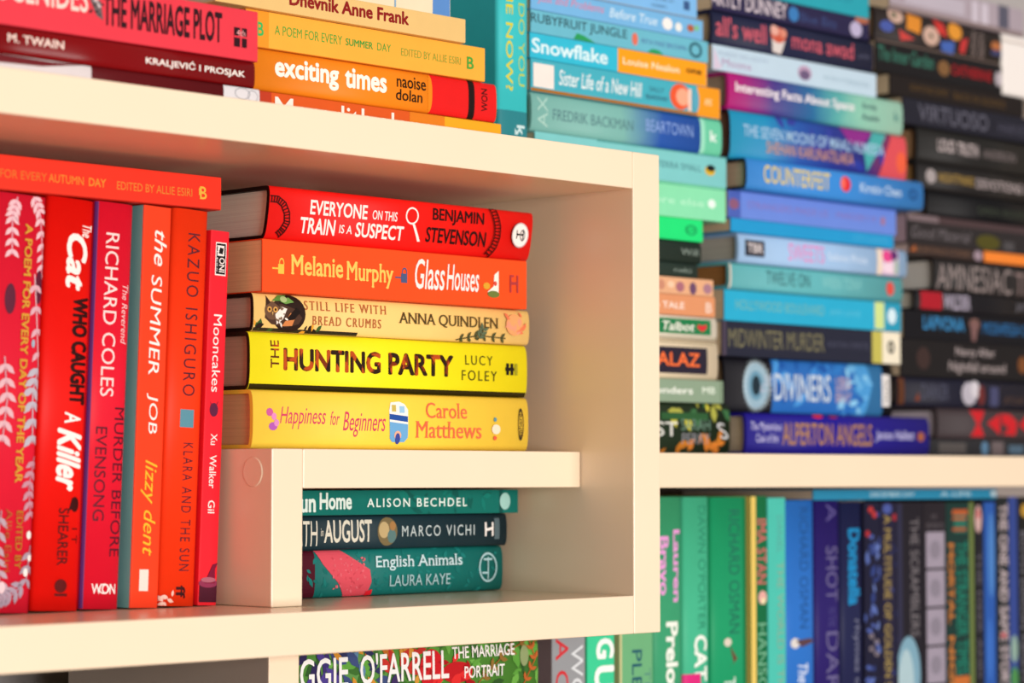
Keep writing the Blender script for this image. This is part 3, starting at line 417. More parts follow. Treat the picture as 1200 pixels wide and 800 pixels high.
    {'k':'lie','kind':'paperback_book','g':'books lying on top of the cube','loc':(-0.4147,0.02,0.3215),'L':0.215,'W':0.135,'T':0.0298,'hb':False,'col':'#e03a48','label':'pink red paperback with tall black capitals,uppermost at the left on top of the cube','D':[('t','JEFFREY EUGENIDES',-0.0223,0.0934,0.0084,0.0288,'#f2d0c4',0.012,0,0),('p',[(0.094,0.0222),(0.1021,0.021),(0.1038,0.0105),(0.0992,0.0126)],'#6a5a5c'),('lv',0.0951,0.1027,0.0135,0.021,10,0.003,['#c8b8b8','#2a2426'],4),('t','THE MARRIAGE PLOT',0.1038,0.1882,0.0078,0.0258,'#2c1018',0.024,0,0),('r',0.1971,0.2067,0.0072,0.0186,'#2c1018'),('r',0.1971,0.2067,0.0126,0.0137,'#e03a48'),('r',0.2015,0.2028,0.0072,0.0186,'#e03a48'),('t','4th',0.199,0.2054,0.0138,0.0174,'#e8a0a0',0.0,0,0)]},
    {'k':'lie','kind':'paperback_book','g':'books lying on top of the cube','loc':(-0.1674,0.062,0.2949),'L':0.21,'W':0.135,'T':0.0183,'hb':False,'col':'#d4561e','label':'orange book with white title half hidden behind the top board of the cube','D':[('r',-0.0262,0.0111,0.0,0.0185,'#b83a20'),('r',0.1572,0.2205,0.0,0.0185,'#e8a420'),('r',0.1267,0.1579,0.0,0.0185,'#dc7a1c'),('t','Meredith,alone',0.0139,0.148,0.0004,0.0159,'#f4e4d8',0.0072,0,0)]},
    {'k':'lie','kind':'hardback_book','g':'books lying on top of the cube','loc':(-0.1743,0.06,0.3134),'L':0.2116,'W':0.135,'T':0.0258,'hb':True,'col':'#ec8418','label':'orange hardback with a red right end and black band,on top of the cube','D':[('r',0.1506,0.218,0.0,0.026,'#e01c1c'),('e',0.1506,0.013,0.0019,0.0125,'#ec8418'),('t','exciting',0.0197,0.0718,0.0057,0.0218,'#f8eee2',0.033,0,0),('t','times',0.0768,0.1124,0.0088,0.0218,'#f8eee2',0.033,0,0),('t','naoise',0.1212,0.1468,0.014,0.0218,'#2a1608',0.009,0,0),('t','dolan',0.1205,0.1437,0.0057,0.013,'#2a1608',0.009,0,0),('r',0.1854,0.1909,0.0,0.026,'#201210'),('t','WON',0.1972,0.2028,0.0062,0.0213,'#3a1010',0.012,0,1)]},
    {'k':'lie','kind':'paperback_book','g':'books lying on top of the cube','loc':(-0.1815,0.06,0.3394),'L':0.2038,'W':0.135,'T':0.0225,'hb':False,'col':'#f4ac3e','label':'pale orange paperback with small green capitals on top of the cube','D':[('r',-0.0054,0.0181,0.0,0.0227,'#e89428'),('t','B',0.0086,0.014,0.0068,0.0154,'#3ab05a',0.018,0,0),('t','A POEM FOR EVERY',0.0228,0.0778,0.0091,0.015,'#4aa03c',0.0,0,0),('t','SUMMER',0.0807,0.1038,0.0095,0.0141,'#3a9a3c',0.015,0,0),('t','DAY',0.1075,0.1193,0.0095,0.0145,'#4aa03c',0.0,0,0),('t','EDITED BY ALLIE ESIRI',0.1282,0.1816,0.0086,0.0136,'#8aa03a',0.0,0,0),('t','B',0.1871,0.1934,0.0068,0.015,'#4aa03c',0.018,0,0)]},
    {'k':'lie','kind':'paperback_book','g':'books lying on top of the cube','loc':(-0.2058,0.056,0.3621),'L':0.2086,'W':0.135,'T':0.0158,'hb':False,'col':'#e2bc78','label':'tan paperback with dark red bold title lying on the orange paperbacks','D':[('t','Dnevnik Anne Frank',0.0576,0.1579,0.0051,0.0138,'#8a1a18',0.033,0,0)]},
    {'k':'lie','kind':'paperback_book','g':'books lying on top of the cube','loc':(-0.1563,0.07,0.3781),'L':0.1088,'W':0.135,'T':0.0218,'hb':False,'col':'#e8d8b8','label':'cream paperback with a blue right end,highest of the stack on top of the cube','D':[('r',0.0929,0.1108,0.0,0.022,'#5a8ac8'),('r',0.0423,0.0875,0.0121,0.0132,'#6a90b8'),('r',0.0587,0.0602,0.0022,0.0198,'#8aa8c0'),('r',0.0131,0.0423,0.0066,0.011,'#7aa0c0')]},
    {'k':'stand','kind':'hardback_book','g':'books lying on top of the cube','loc':(-0.0109,0.1,0.2949),'L':0.205,'W':0.14,'T':0.0301,'hb':True,'col':'#3cc0c4','label':'turquoise hardback with yellow capitals standing upright on top of the cube','D':[('t','HOW DO YOU',0.0496,0.151,0.0188,0.0254,'#b8c850',0.0,0,0),('t','LIKE ME NOW?',0.0466,0.1552,0.0067,0.0133,'#d4cc3c',0.012,0,0),('r',0.1688,0.2459,0.0,0.0303,'#2c8088'),('t','k',0.1783,0.1855,0.017,0.0254,'#c8e0e0',0.024,0,0),('p',[(0.1807,0.0151),(0.1843,0.0182),(0.1855,0.0151)],'#c8e0e0')],'back':'#2cb0b8'},
    {'k':'lie','kind':'hardback_book','g':'blue and green stack beside the cube','loc':(0.1479,0.125,0.0955),'L':0.2032,'W':0.135,'T':0.0387,'hb':True,'col':'#22301f','label':'dark green hardback patterned with gold and orange foliage,bottom of the stack beside the cube','D':[('lv',0.1236,0.2058,0.0295,0.0385,16,0.012,['#c8c040','#4a7a3a','#3a6a40','#a8a848'],2),('lv',0.1236,0.1976,0.0008,0.0078,14,0.012,['#d88030','#c87a28','#5a4a18'],9),('r',0.1236,0.1775,0.0257,0.0311,'#2e5a34'),('t','EST',0.1055,0.142,0.0132,0.0241,'#d8d8d0',0.006,0,0),('t','SARAH',0.1459,0.1795,0.0179,0.0264,'#6a8a78',0.0,0,0),('t','PERRY',0.1469,0.1795,0.0078,0.0156,'#8a8a90',0.0,0,0),('t','S',0.1875,0.2007,0.0117,0.0241,'#d0d0d0',0.0,-0.4,0)]},
    {'k':'lie','kind':'paperback_book','g':'blue and green stack beside the cube','loc':(0.1439,0.125,0.1344),'L':0.1951,'W':0.135,'T':0.0173,'hb':False,'col':'#8aa088','label':'sage green paperback with small white lettering,above the foliage patterned hardback','D':[('t','wonders',0.1047,0.1598,0.0063,0.0115,'#eef2e8',0.012,0,0),('t','MB',0.1707,0.1857,0.007,0.0122,'#dce8d8',0.012,0,0),('r',0.1918,0.1938,0.0,0.0175,'#748a70')]},
    {'k':'lie','kind':'hardback_book','g':'blue and green stack beside the cube','loc':(0.1408,0.125,0.1518),'L':0.189,'W':0.135,'T':0.03,'hb':True,'col':'#ead8b8','label':'cream book with a dark label and orange capitals beside the cube post','D':[('r',0.0536,0.1768,0.0042,0.0241,'#2a2434'),('t','ZALAZ',0.1067,0.1679,0.0097,0.0199,'#f0703a',0.018,0,0),('r',0.0536,0.1859,0.0272,0.0281,'#a89878')]},
    {'k':'lie','kind':'hardback_book','g':'blue and green stack beside the cube','loc':(0.1403,0.125,0.182),'L':0.188,'W':0.135,'T':0.0177,'hb':True,'col':'#efe6d2','label':'white book with a green label and red heart beside the cube post','D':[('r',0.0537,0.181,0.0039,0.0154,'#1e7a48'),('t','Fire Talbot',0.0982,0.1621,0.0061,0.0129,'#f2efe4',0.012,0.2,0),('p',[(0.166,0.0118),(0.171,0.0108),(0.176,0.0122),(0.176,0.009),(0.171,0.0061),(0.165,0.009)],'#d83038'),('r',0.0,0.188,0.0009,0.0022,'#b8b098')]},
    {'k':'lie','kind':'paperback_book','g':'blue and green stack beside the cube','loc':(0.1393,0.125,0.1999),'L':0.186,'W':0.135,'T':0.0154,'hb':False,'col':'#dc9468','label':'salmon paperback with white lettering above the green labelled book','D':[('t','om TALE',0.1078,0.1503,0.0047,0.0097,'#f6e4d8',0.012,0,0),('t','B',0.1751,0.1821,0.0031,0.0109,'#f0d8c8',0.012,0,0)]},
    {'k':'lie','kind':'paperback_book','g':'blue and green stack beside the cube','loc':(0.1383,0.125,0.2155),'L':0.1839,'W':0.135,'T':0.0128,'hb':False,'col':'#e2ac84','label':'peach paperback with purple blots on its spine,above the salmon one','D':[('e',0.1455,0.0058,0.0049,0.0039,'#a86a78'),('e',0.1603,0.0052,0.004,0.0047,'#6a4a6a'),('e',0.1772,0.0058,0.005,0.0039,'#a87a8a'),('e',0.1241,0.0065,0.0039,0.0039,'#c88a70'),('e',0.1348,0.0071,0.0039,0.0026,'#f0c8a8')]},
    {'k':'lie','kind':'hardback_book','g':'blue and green stack beside the cube','loc':(0.1293,0.125,0.2285),'L':0.166,'W':0.135,'T':0.0108,'hb':True,'col':'#2c3c34','label':'thin dark green book,lower of the dark green pair beside the cube post','D':[('t','naki',0.1387,0.1583,0.0039,0.0072,'#8a9a90',0.0,0,0)]},
    {'k':'lie','kind':'hardback_book','g':'blue and green stack beside the cube','loc':(0.1313,0.125,0.2395),'L':0.1699,'W':0.135,'T':0.0166,'hb':True,'col':'#26342c','label':'dark green hardback directly under the neon green spine beside the cube post','D':[('t','Will',0.1466,0.1664,0.0061,0.0111,'#8a9a90',0.0,0,0)]},
    {'k':'lie','kind':'paperback_book','g':'blue and green stack beside the cube','loc':(0.1323,0.125,0.2564),'L':0.1719,'W':0.135,'T':0.0169,'hb':False,'col':'#22e07a','label':'vivid neon green paperback in the stack beside the cube post','D':[('g',0.1585,0.0085,0.0069,0.0041,'#18a058',0.3),('t','ux',0.1536,0.1635,0.0068,0.0103,'#18a058',0.0,0,0)]},
    {'k':'lie','kind':'paperback_book','g':'blue and green stack beside the cube','loc':(0.1459,0.125,0.2735),'L':0.1991,'W':0.135,'T':0.0262,'hb':False,'col':'#88e0b0','label':'mint green paperback with a white emblem,between neon green and turquoise spines','D':[('t','somewhere else',0.0539,0.1736,0.01,0.0153,'#b8f0d0',0.0,0,0),('e',0.1826,0.0132,0.0045,0.0034,'#e6faf0'),('r',0.0001,0.1998,0.0243,0.0253,'#58b890')]},
    {'k':'lie','kind':'paperback_book','g':'blue and green stack beside the cube','loc':(0.1407,0.125,0.2998),'L':0.2115,'W':0.135,'T':0.0243,'hb':False,'col':'#7cc8c8','label':'turquoise paperback with a black and yellow bee mark at its right end','D':[('t','TERRA SMALL',0.1311,0.1821,0.0103,0.0152,'#4a8088',0.0,0,0),('r',0.0653,0.2114,0.0231,0.024,'#4a9a98'),('e',0.1921,0.0123,0.006,0.0039,'#d8b030'),('e',0.1931,0.0142,0.005,0.0025,'#1a2024')]},
    {'k':'lie','kind':'hardback_book','g':'blue and green stack beside the cube','loc':(0.1365,0.125,0.3243),'L':0.2099,'W':0.135,'T':0.0281,'hb':True,'col':'#7ab4ac','label':'grey green hardback fading to a royal blue right part with mint end','D':[('r',0.1867,0.214,0.0,0.0283,'#6acaa4'),('r',0.1847,0.1897,0.0,0.0283,'#9ae0c4'),('t','AX',0.0062,0.0167,0.0034,0.0255,'#a8d0c4',0.0,0,1),('t','FREDRIK BACKMAN',0.022,0.1079,0.0096,0.0175,'#5a8488',0.0,0,0),('t','BEARTOWN',0.1222,0.1757,0.0113,0.0204,'#8aa8e0',0.0,0,0),('t','k',0.1957,0.2038,0.0102,0.0187,'#eafaf2',0.018,0,0)],'ramp':[(0,'#84beb4'),(0.5,'#7ab4ac'),(0.62,'#5a8cb0'),(0.72,'#2c5cb4'),(1,'#2a58b0')]},
    {'k':'lie','kind':'paperback_book','g':'blue and green stack beside the cube','loc':(0.135,0.125,0.3526),'L':0.2087,'W':0.135,'T':0.0234,'hb':False,'col':'#46aec0','label':'sea blue paperback with a white square at its left and an orange right end','D':[('r',0.0001,0.2109,0.0,0.0024,'#a86a18'),('r',0.1817,0.2109,0.0,0.0236,'#f29a20'),('r',0.0027,0.0238,0.0033,0.0203,'#f2e4dc'),('t','Sister Life of a New Hill',0.0291,0.1184,0.0071,0.0184,'#ecf4f4',0.0072,0.15,0),('t','SALLY',0.127,0.1434,0.0132,0.017,'#3a7084',0.0,0,0),('t','BEARSWAN',0.1232,0.1472,0.0071,0.0109,'#3a6a80',0.0,0,0),('e',0.1619,0.0127,0.0118,0.0099,'#e85a34'),('e',0.1649,0.0127,0.0079,0.0066,'#f2a888'),('r',0.1708,0.1747,0.0028,0.0198,'#f4cdbc'),('e',0.1797,0.0118,0.004,0.0094,'#58a8c0'),('t','g',0.1897,0.1988,0.0094,0.0142,'#f8d8a0',0.0,0,0)]},
    {'k':'lie','kind':'paperback_book','g':'blue and green stack beside the cube','loc':(0.1268,0.125,0.3762),'L':0.194,'W':0.135,'T':0.0182,'hb':False,'col':'#34bad6','label':'bright blue paperback with an orange label on its right half and white bold title','D':[('r',0.0929,0.1947,0.0,0.0184,'#f8a01c'),('t','Snowflake',0.0019,0.0818,0.004,0.0147,'#d8f2f6',0.021,0,0),('t','Louise Nealon',0.0985,0.1619,0.0066,0.0118,'#fae8c8',0.009,0,0),('t','one',0.1698,0.1877,0.0081,0.0118,'#1c1410',0.018,0,0)]},
    {'k':'lie','kind':'paperback_book','g':'blue and green stack beside the cube','loc':(0.128,0.125,0.3946),'L':0.1946,'W':0.135,'T':0.0165,'hb':False,'col':'#6ab8cc','label':'dusty blue paperback with black capitals and green grass tufts on its spine','D':[('t','RUBYFRUIT JUNGLE',0.0001,0.1024,0.0053,0.014,'#2c4c54',0.0072,0,0),('p',[(0.0444,0.0),(0.048,0.005),(0.0553,0.004),(0.0626,0.0017),(0.0681,0.0)],'#2a9a58'),('p',[(0.1243,0.0),(0.13,0.0033),(0.1377,0.003),(0.1435,0.0)],'#2a9a58'),('e',0.1109,0.0083,0.0033,0.0047,'#e0705a'),('t','RITA MAE BROWN',0.1185,0.169,0.0063,0.01,'#5a80b0',0.0,0,0),('g',0.1799,0.0083,0.0075,0.006,'#2a5a68',0.34)]},
    {'k':'lie','kind':'paperback_book','g':'blue and green stack beside the cube','loc':(0.125,0.125,0.4113),'L':0.1886,'W':0.135,'T':0.0152,'hb':False,'col':'#74b4e2','label':'sky blue paperback with coral script at left and white blobs at right','D':[('t','Just and Problems',0.0071,0.0773,0.0046,0.0123,'#d87a98',0.0,0.25,0),('t','Before True',0.0829,0.1359,0.0046,0.0117,'#cce6f6',0.009,0.2,0),('e',0.1475,0.0077,0.0058,0.0046,'#f0ece8'),('e',0.1602,0.0068,0.0039,0.0034,'#e8ece8'),('e',0.1741,0.0077,0.004,0.0028,'#b0603c'),('e',0.181,0.0086,0.003,0.0022,'#7ac08c')]},
    {'k':'lie','kind':'paperback_book','g':'blue and green stack beside the cube','loc':(0.125,0.125,0.4266),'L':0.1747,'W':0.135,'T':0.019,'hb':False,'col':'#7cb8ea','label':'pale sky blue paperback highest in the stack beside the cube','D':[('t','HARRY',0.1232,0.1407,0.0034,0.0061,'#4a6a90',0.0,0,0),('t','A NOVEL BY',0.1194,0.1485,0.0088,0.0111,'#4a6a90',0.0,0,0),('r',0.1593,0.1662,0.0057,0.0126,'#3a5a8a'),('r',0.0002,0.1762,0.0,0.0011,'#8a9aa4')]},
    {'k':'lie','kind':'hardback_book','g':'stacked blue books on the middle shelf','loc':(0.3736,0.113,0.0955),'L':0.2383,'W':0.135,'T':0.0321,'hb':True,'col':'#20168a','label':'deep royal blue hardback with gold capitals,bottom of the middle right stack','D':[('t','The Mysterious',0.0056,0.0431,0.0168,0.0252,'#c8c4e8',0.0,0.2,0),('t','Case of the',0.0118,0.0389,0.0097,0.0161,'#c8c4e8',0.0,0.2,0),('t','ALPERTON ANGELS',0.0441,0.1596,0.0077,0.0252,'#b0804c',0.0072,0,0),('t','Janice Hallett',0.1642,0.2168,0.011,0.0207,'#c4c0e8',0.006,0.15,0),('e',0.2263,0.0161,0.0048,0.0039,'#a05a3c'),('e',0.0903,0.0307,0.0065,0.0016,'#d02030'),('e',0.1101,0.0303,0.0055,0.001,'#90204a')],'pages':'#b8a890'},
    {'k':'lie','kind':'hardback_book','g':'stacked blue books on the middle shelf','loc':(0.3577,0.13,0.1278),'L':0.2166,'W':0.135,'T':0.0431,'hb':True,'col':'#15141c','label':'black hardback with a blue cloudy panel and white feathered oval on its spine','D':[('e',0.038,0.0217,0.0157,0.0182,'#9ab8c8'),('e',0.038,0.0217,0.0094,0.0117,'#6a98b0'),('e',0.038,0.0217,0.0052,0.0078,'#20303a'),('r',0.058,0.2019,0.0009,0.0425,'#2a6ab8'),('lv',0.058,0.1973,0.0022,0.0412,40,0.016,['#3a86d0','#1f58a8','#2f78c4','#4a98dc'],3),('p',[(0.1626,0.0009),(0.2019,0.0009),(0.2019,0.0425),(0.1569,0.0425),(0.1718,0.0303),(0.1626,0.0217),(0.1764,0.013)],'#4a98d4'),('p',[(0.1787,0.0009),(0.2019,0.0009),(0.2019,0.0425),(0.181,0.0425),(0.1879,0.026)],'#2f6a9a'),('lv',0.1456,0.1764,0.0043,0.039,14,0.012,['#6ab0e0','#8ac8ea'],4),('t','The',0.0432,0.058,0.0156,0.0303,'#b8c0d0',0.0,0,1),('t','DIVINERS',0.0601,0.1321,0.0104,0.0321,'#c0d0e0',0.012,0,0),('t','LIBBA',0.1388,0.1592,0.0208,0.0312,'#c8b0bc',0.0,0,0),('t','BRAY',0.1388,0.1592,0.0104,0.0191,'#c8b0bc',0.0,0,0),('r',0.2008,0.2113,0.0087,0.0347,'#ece8e4'),('t','little',0.2031,0.209,0.0121,0.0312,'#222',0.0,0,1),('p',[(0.0527,0.0217),(0.0564,0.023),(0.0526,0.0238)],'#c8dce4'),('p',[(0.0524,0.0253),(0.0557,0.0274),(0.0519,0.0273)],'#c8dce4'),('p',[(0.0514,0.0287),(0.0543,0.0317),(0.0506,0.0306)],'#c8dce4'),('p',[(0.0499,0.0319),(0.0522,0.0354),(0.0488,0.0335)],'#c8dce4'),('p',[(0.0478,0.0346),(0.0494,0.0386),(0.0464,0.0359)],'#c8dce4'),('p',[(0.0453,0.0367),(0.0462,0.0411),(0.0437,0.0376)],'#c8dce4'),('p',[(0.0425,0.0382),(0.0426,0.0427),(0.0408,0.0387)],'#c8dce4'),('p',[(0.0395,0.0389),(0.0388,0.0433),(0.0378,0.039)],'#c8dce4'),('p',[(0.0364,0.0389),(0.035,0.0431),(0.0347,0.0386)],'#c8dce4'),('p',[(0.0335,0.0382),(0.0313,0.0419),(0.0318,0.0374)],'#c8dce4'),('p',[(0.0307,0.0367),(0.0279,0.0398),(0.0292,0.0355)],'#c8dce4'),('p',[(0.0282,0.0346),(0.025,0.0369),(0.027,0.0331)],'#c8dce4'),('p',[(0.0262,0.0319),(0.0226,0.0333),(0.0252,0.0301)],'#c8dce4'),('p',[(0.0247,0.0287),(0.0209,0.0293),(0.024,0.0268)],'#c8dce4'),('p',[(0.0237,0.0253),(0.02,0.0249),(0.0235,0.0232)],'#c8dce4'),('p',[(0.0234,0.0217),(0.0198,0.0204),(0.0235,0.0196)],'#c8dce4'),('p',[(0.0237,0.0181),(0.0204,0.0159),(0.0242,0.0161)],'#c8dce4'),('p',[(0.0246,0.0146),(0.0218,0.0117),(0.0254,0.0128)],'#c8dce4'),('p',[(0.0262,0.0115),(0.0239,0.0079),(0.0273,0.0099)],'#c8dce4'),('p',[(0.0282,0.0088),(0.0266,0.0047),(0.0296,0.0075)],'#c8dce4'),('p',[(0.0307,0.0067),(0.0298,0.0023),(0.0322,0.0057)],'#c8dce4'),('p',[(0.0334,0.0052),(0.0334,0.0007),(0.0351,0.0047)],'#c8dce4'),('p',[(0.0364,0.0044),(0.0371,0.0),(0.0382,0.0043)],'#c8dce4'),('p',[(0.0395,0.0044),(0.041,0.0003),(0.0412,0.0048)],'#c8dce4'),('p',[(0.0425,0.0052),(0.0447,0.0015),(0.0441,0.0059)],'#c8dce4'),('p',[(0.0453,0.0066),(0.0481,0.0036),(0.0468,0.0078)],'#c8dce4'),('p',[(0.0478,0.0088),(0.0511,0.0065),(0.049,0.0103)],'#c8dce4'),('p',[(0.0499,0.0115),(0.0535,0.01),(0.0508,0.0132)],'#c8dce4'),('p',[(0.0514,0.0146),(0.0552,0.014),(0.052,0.0166)],'#c8dce4'),('p',[(0.0524,0.0181),(0.0562,0.0184),(0.0526,0.0201)],'#c8dce4')]},
    {'k':'lie','kind':'paperback_book','g':'stacked blue books on the middle shelf','loc':(0.3551,0.125,0.1711),'L':0.2295,'W':0.135,'T':0.0271,'hb':False,'col':'#262838','label':'dark navy paperback with dull gold capitals and a cream label at its right end','D':[('t','MIDWINTER MURDER',0.0081,0.1272,0.0071,0.0213,'#7a7658',0.0,0,0),('t','AGATHA CHRISTIE',0.1305,0.1861,0.0114,0.0164,'#4a4c60',0.0,0,0),('r',0.1907,0.2058,0.0005,0.0267,'#c0b858'),('r',0.2046,0.2294,0.0005,0.0267,'#ece4cc'),('g',0.2164,0.0142,0.0047,0.0055,'#4a4a44',0.6),('r',0.0,0.0051,0.0,0.0273,'#4a4050')]},
    {'k':'lie','kind':'paperback_book','g':'stacked blue books on the middle shelf','loc':(0.3572,0.125,0.1984),'L':0.2276,'W':0.135,'T':0.0247,'hb':False,'col':'#2aaad0','label':'bright cyan paperback with tan title and a yellow strip near its right end','D':[('t','HOLLYWOOD BOULEVARD',0.0135,0.1244,0.009,0.0169,'#74b4b0',0.0,0,0),('t','AMY LOVE',0.1311,0.1718,0.01,0.0144,'#5cc0dc',0.0,0,0),('r',0.1914,0.2043,0.0015,0.0234,'#cce090'),('r',0.2054,0.2291,0.0,0.0249,'#2a98b8'),('e',0.2149,0.0125,0.0059,0.0065,'#d4ecf4'),('r',0.0002,0.2279,0.0234,0.0247,'#2a7a8a')]},
    {'k':'lie','kind':'hardback_book','g':'stacked blue books on the middle shelf','loc':(0.3615,0.125,0.2233),'L':0.2239,'W':0.135,'T':0.0206,'hb':True,'col':'#62b4ba','label':'muted teal hardback with dark capitals and a red dot at its right end','D':[('r',-0.0047,0.0024,0.0,0.0208,'#d8ccbc'),('t','TWELVE ON',0.045,0.0998,0.0054,0.0162,'#38686c',0.006,0,0),('t','WREN TONY',0.1153,0.1683,0.0066,0.0154,'#86cccc',0.006,0,0),('e',0.2067,0.0104,0.0053,0.0058,'#d85048'),('r',0.0004,0.2245,0.0191,0.0208,'#2c7a7c')],'pages':'#9a6a3c'},
    {'k':'lie','kind':'hardback_book','g':'stacked blue books on the middle shelf','loc':(0.3704,0.125,0.244),'L':0.2192,'W':0.135,'T':0.023,'hb':True,'col':'#a0c4ea','label':'pale blue hardback with pink title and a colourful picture at its right end','D':[('r',0.0078,0.0318,0.0056,0.0181,'#2c2c38'),('t','TBR',0.0109,0.0297,0.0084,0.0158,'#d8d0d0',0.018,0,0),('t','SWEETS',0.0616,0.1075,0.0051,0.019,'#e08ac4',0.006,0,0),('t','Sabine Price',0.112,0.1642,0.0084,0.0144,'#d0e2f6',0.006,0,0),('r',0.1781,0.2076,0.0009,0.0223,'#d4b8d4'),('r',0.1781,0.1851,0.0009,0.0223,'#ead8c4'),('e',0.1922,0.0163,0.0071,0.0051,'#e0488c'),('e',0.2016,0.0176,0.0047,0.0046,'#5a2c68'),('e',0.1945,0.007,0.0094,0.0046,'#ecd4e4'),('e',0.204,0.0079,0.0036,0.007,'#a8b8b0')],'pages':'#b4aca0'},
    {'k':'lie','kind':'paperback_book','g':'stacked blue books on the middle shelf','loc':(0.3566,0.125,0.2673),'L':0.21,'W':0.135,'T':0.0107,'hb':False,'col':'#2498d0','label':'thin cyan paperback between the periwinkle and pale blue spines','D':[('t','CITY LIGHTS',0.1553,0.2016,0.0033,0.0076,'#4ab0dc',0.0,0,0)]},
    {'k':'lie','kind':'paperback_book','g':'stacked blue books on the middle shelf','loc':(0.3568,0.125,0.2782),'L':0.2166,'W':0.135,'T':0.021,'hb':False,'col':'#6a8adc','label':'periwinkle blue paperback with rust lettering in the middle right stack','D':[('r',0.0007,0.0151,0.0,0.0212,'#4a62b4'),('e',0.0069,0.0106,0.0062,0.0042,'#8a5a78'),('t','STRANGERS MADE US',0.0234,0.1246,0.0085,0.014,'#8a7ac0',0.0,0,0),('t','MARGERY M',0.1358,0.1885,0.0089,0.014,'#8a7ac0',0.0,0,0),('r',0.1955,0.2014,0.0076,0.014,'#a0789c')]},
    {'k':'lie','kind':'hardback_book','g':'stacked blue books on the middle shelf','loc':(0.368,0.11,0.2994),'L':0.2303,'W':0.135,'T':0.024,'hb':True,'col':'#3a8ad8','label':'bright blue rounded hardback with tall yellow capitals and a red oval','D':[('t','COUNTERFEIT',0.0207,0.1044,0.0063,0.0203,'#dcc86c',0.012,0,0),('e',0.1244,0.0135,0.0067,0.0063,'#dc3038'),('e',0.1211,0.014,0.0028,0.0048,'#f07060'),('t','Kirstin Chen',0.1436,0.1992,0.0087,0.0164,'#c4dcf4',0.0072,0,0),('g',0.2158,0.0121,0.006,0.0048,'#20508c',0.5)],'edge':'#1c1c24','pages':'#b09c84'},
    {'k':'lie','kind':'hardback_book','g':'stacked blue books on the middle shelf','loc':(0.3609,0.121,0.3236),'L':0.2283,'W':0.135,'T':0.038,'hb':True,'col':'#1f8ab8','label':'blue and violet hardback with coral red right end and orange author line','D':[('lv',0.0618,0.2019,0.0038,0.0363,20,0.016,['#2a3a9c','#2c2c90','#34409c'],5),('p',[(0.1386,0.0374),(0.1832,0.0374),(0.167,0.0237),(0.1499,0.0252)],'#8a2c88'),('p',[(0.1739,0.0038),(0.2019,0.0374),(0.1832,0.0374),(0.1693,0.0191)],'#48a8a8'),('p',[(0.1902,0.0008),(0.1996,0.0229),(0.209,0.0374),(0.2352,0.0374),(0.2352,0.0008)],'#d85058'),('e',0.2209,0.0153,0.0071,0.0092,'#e86040'),('t','THE SEVEN MOONS OF MAALI ALMEIDA',0.0155,0.1972,0.0183,0.0275,'#a8cce8',0.0072,0,0),('t','SHEHAN KARUNATILAKA',0.0437,0.1556,0.0076,0.0168,'#c8967a',0.0072,0,0)],'edge':'#3a1c24','pages':'#8a6a54','ramp':[(0,'#2298c0'),(0.22,'#2090c0'),(0.4,'#2a58a8'),(0.6,'#28368e'),(0.8,'#2c3088'),(1,'#b04060')]},
    {'k':'lie','kind':'hardback_book','g':'stacked blue books on the middle shelf','loc':(0.3575,0.121,0.3617),'L':0.2256,'W':0.135,'T':0.0287,'hb':True,'col':'#5ac0b0','label':'hardback fading from magenta through blue to mint with white bold title','D':[('t','Interesting Facts About Space',0.0085,0.1592,0.0116,0.0214,'#f2ecf0',0.018,0,0),('t','Emily',0.1706,0.1903,0.0162,0.022,'#3a5a60',0.012,0,0),('t','Austin',0.1695,0.1927,0.0081,0.0133,'#3a5a60',0.012,0,0),('t','k',0.2138,0.221,0.011,0.0191,'#5a9088',0.012,0,0)],'pages':'#a89078','ramp':[(0,'#c01c78'),(0.12,'#a8247c'),(0.3,'#4a3c88'),(0.5,'#2a6a9c'),(0.66,'#5cb4b0'),(0.78,'#98dcc4'),(1,'#b4ead2')]},
    {'k':'lie','kind':'paperback_book','g':'stacked blue books on the middle shelf','loc':(0.3348,0.125,0.3906),'L':0.209,'W':0.135,'T':0.0197,'hb':False,'col':'#bcd4e4','label':'pale ice blue paperback above the magenta to mint hardback','D':[('t','MURPHY WILL KNOW',0.0075,0.0678,0.0119,0.0151,'#9ab0c8',0.0,0,0),('t','Moons',0.0116,0.0467,0.004,0.0099,'#b08ab0',0.0,0,0),('e',0.1141,0.0099,0.0088,0.006,'#b89cb8'),('e',0.1141,0.0083,0.0066,0.004,'#6a5a7c'),('t','M PATTERSON',0.1396,0.1988,0.0072,0.0111,'#a0bccc',0.0,0,0),('p',[(0.0014,0.0),(0.0014,0.0179),(0.0116,0.002)],'#d0c4d8')]},
    {'k':'lie','kind':'hardback_book','g':'stacked blue books on the middle shelf','loc':(0.333,0.125,0.4105),'L':0.2055,'W':0.135,'T':0.0264,'hb':True,'col':'#222642','label':'navy hardback with coral lowercase title and a small white pot of flowers','D':[('t',"all's well",0.0046,0.0658,0.0069,0.0229,'#cc5c6c',0.009,0,0),('p',[(0.0743,0.0027),(0.0851,0.0016),(0.0894,0.0133),(0.0722,0.0144)],'#d8d0cc'),('e',0.0808,0.0165,0.0096,0.0064,'#c85a44'),('e',0.0765,0.0197,0.0053,0.0043,'#e0a898'),('e',0.0872,0.0186,0.0043,0.0037,'#d88a74'),('t','mona awad',0.098,0.1783,0.008,0.0213,'#cc5c6c',0.006,0,0),('t','pub',0.1852,0.1991,0.0096,0.0149,'#5a5c74',0.0,0,0)]},
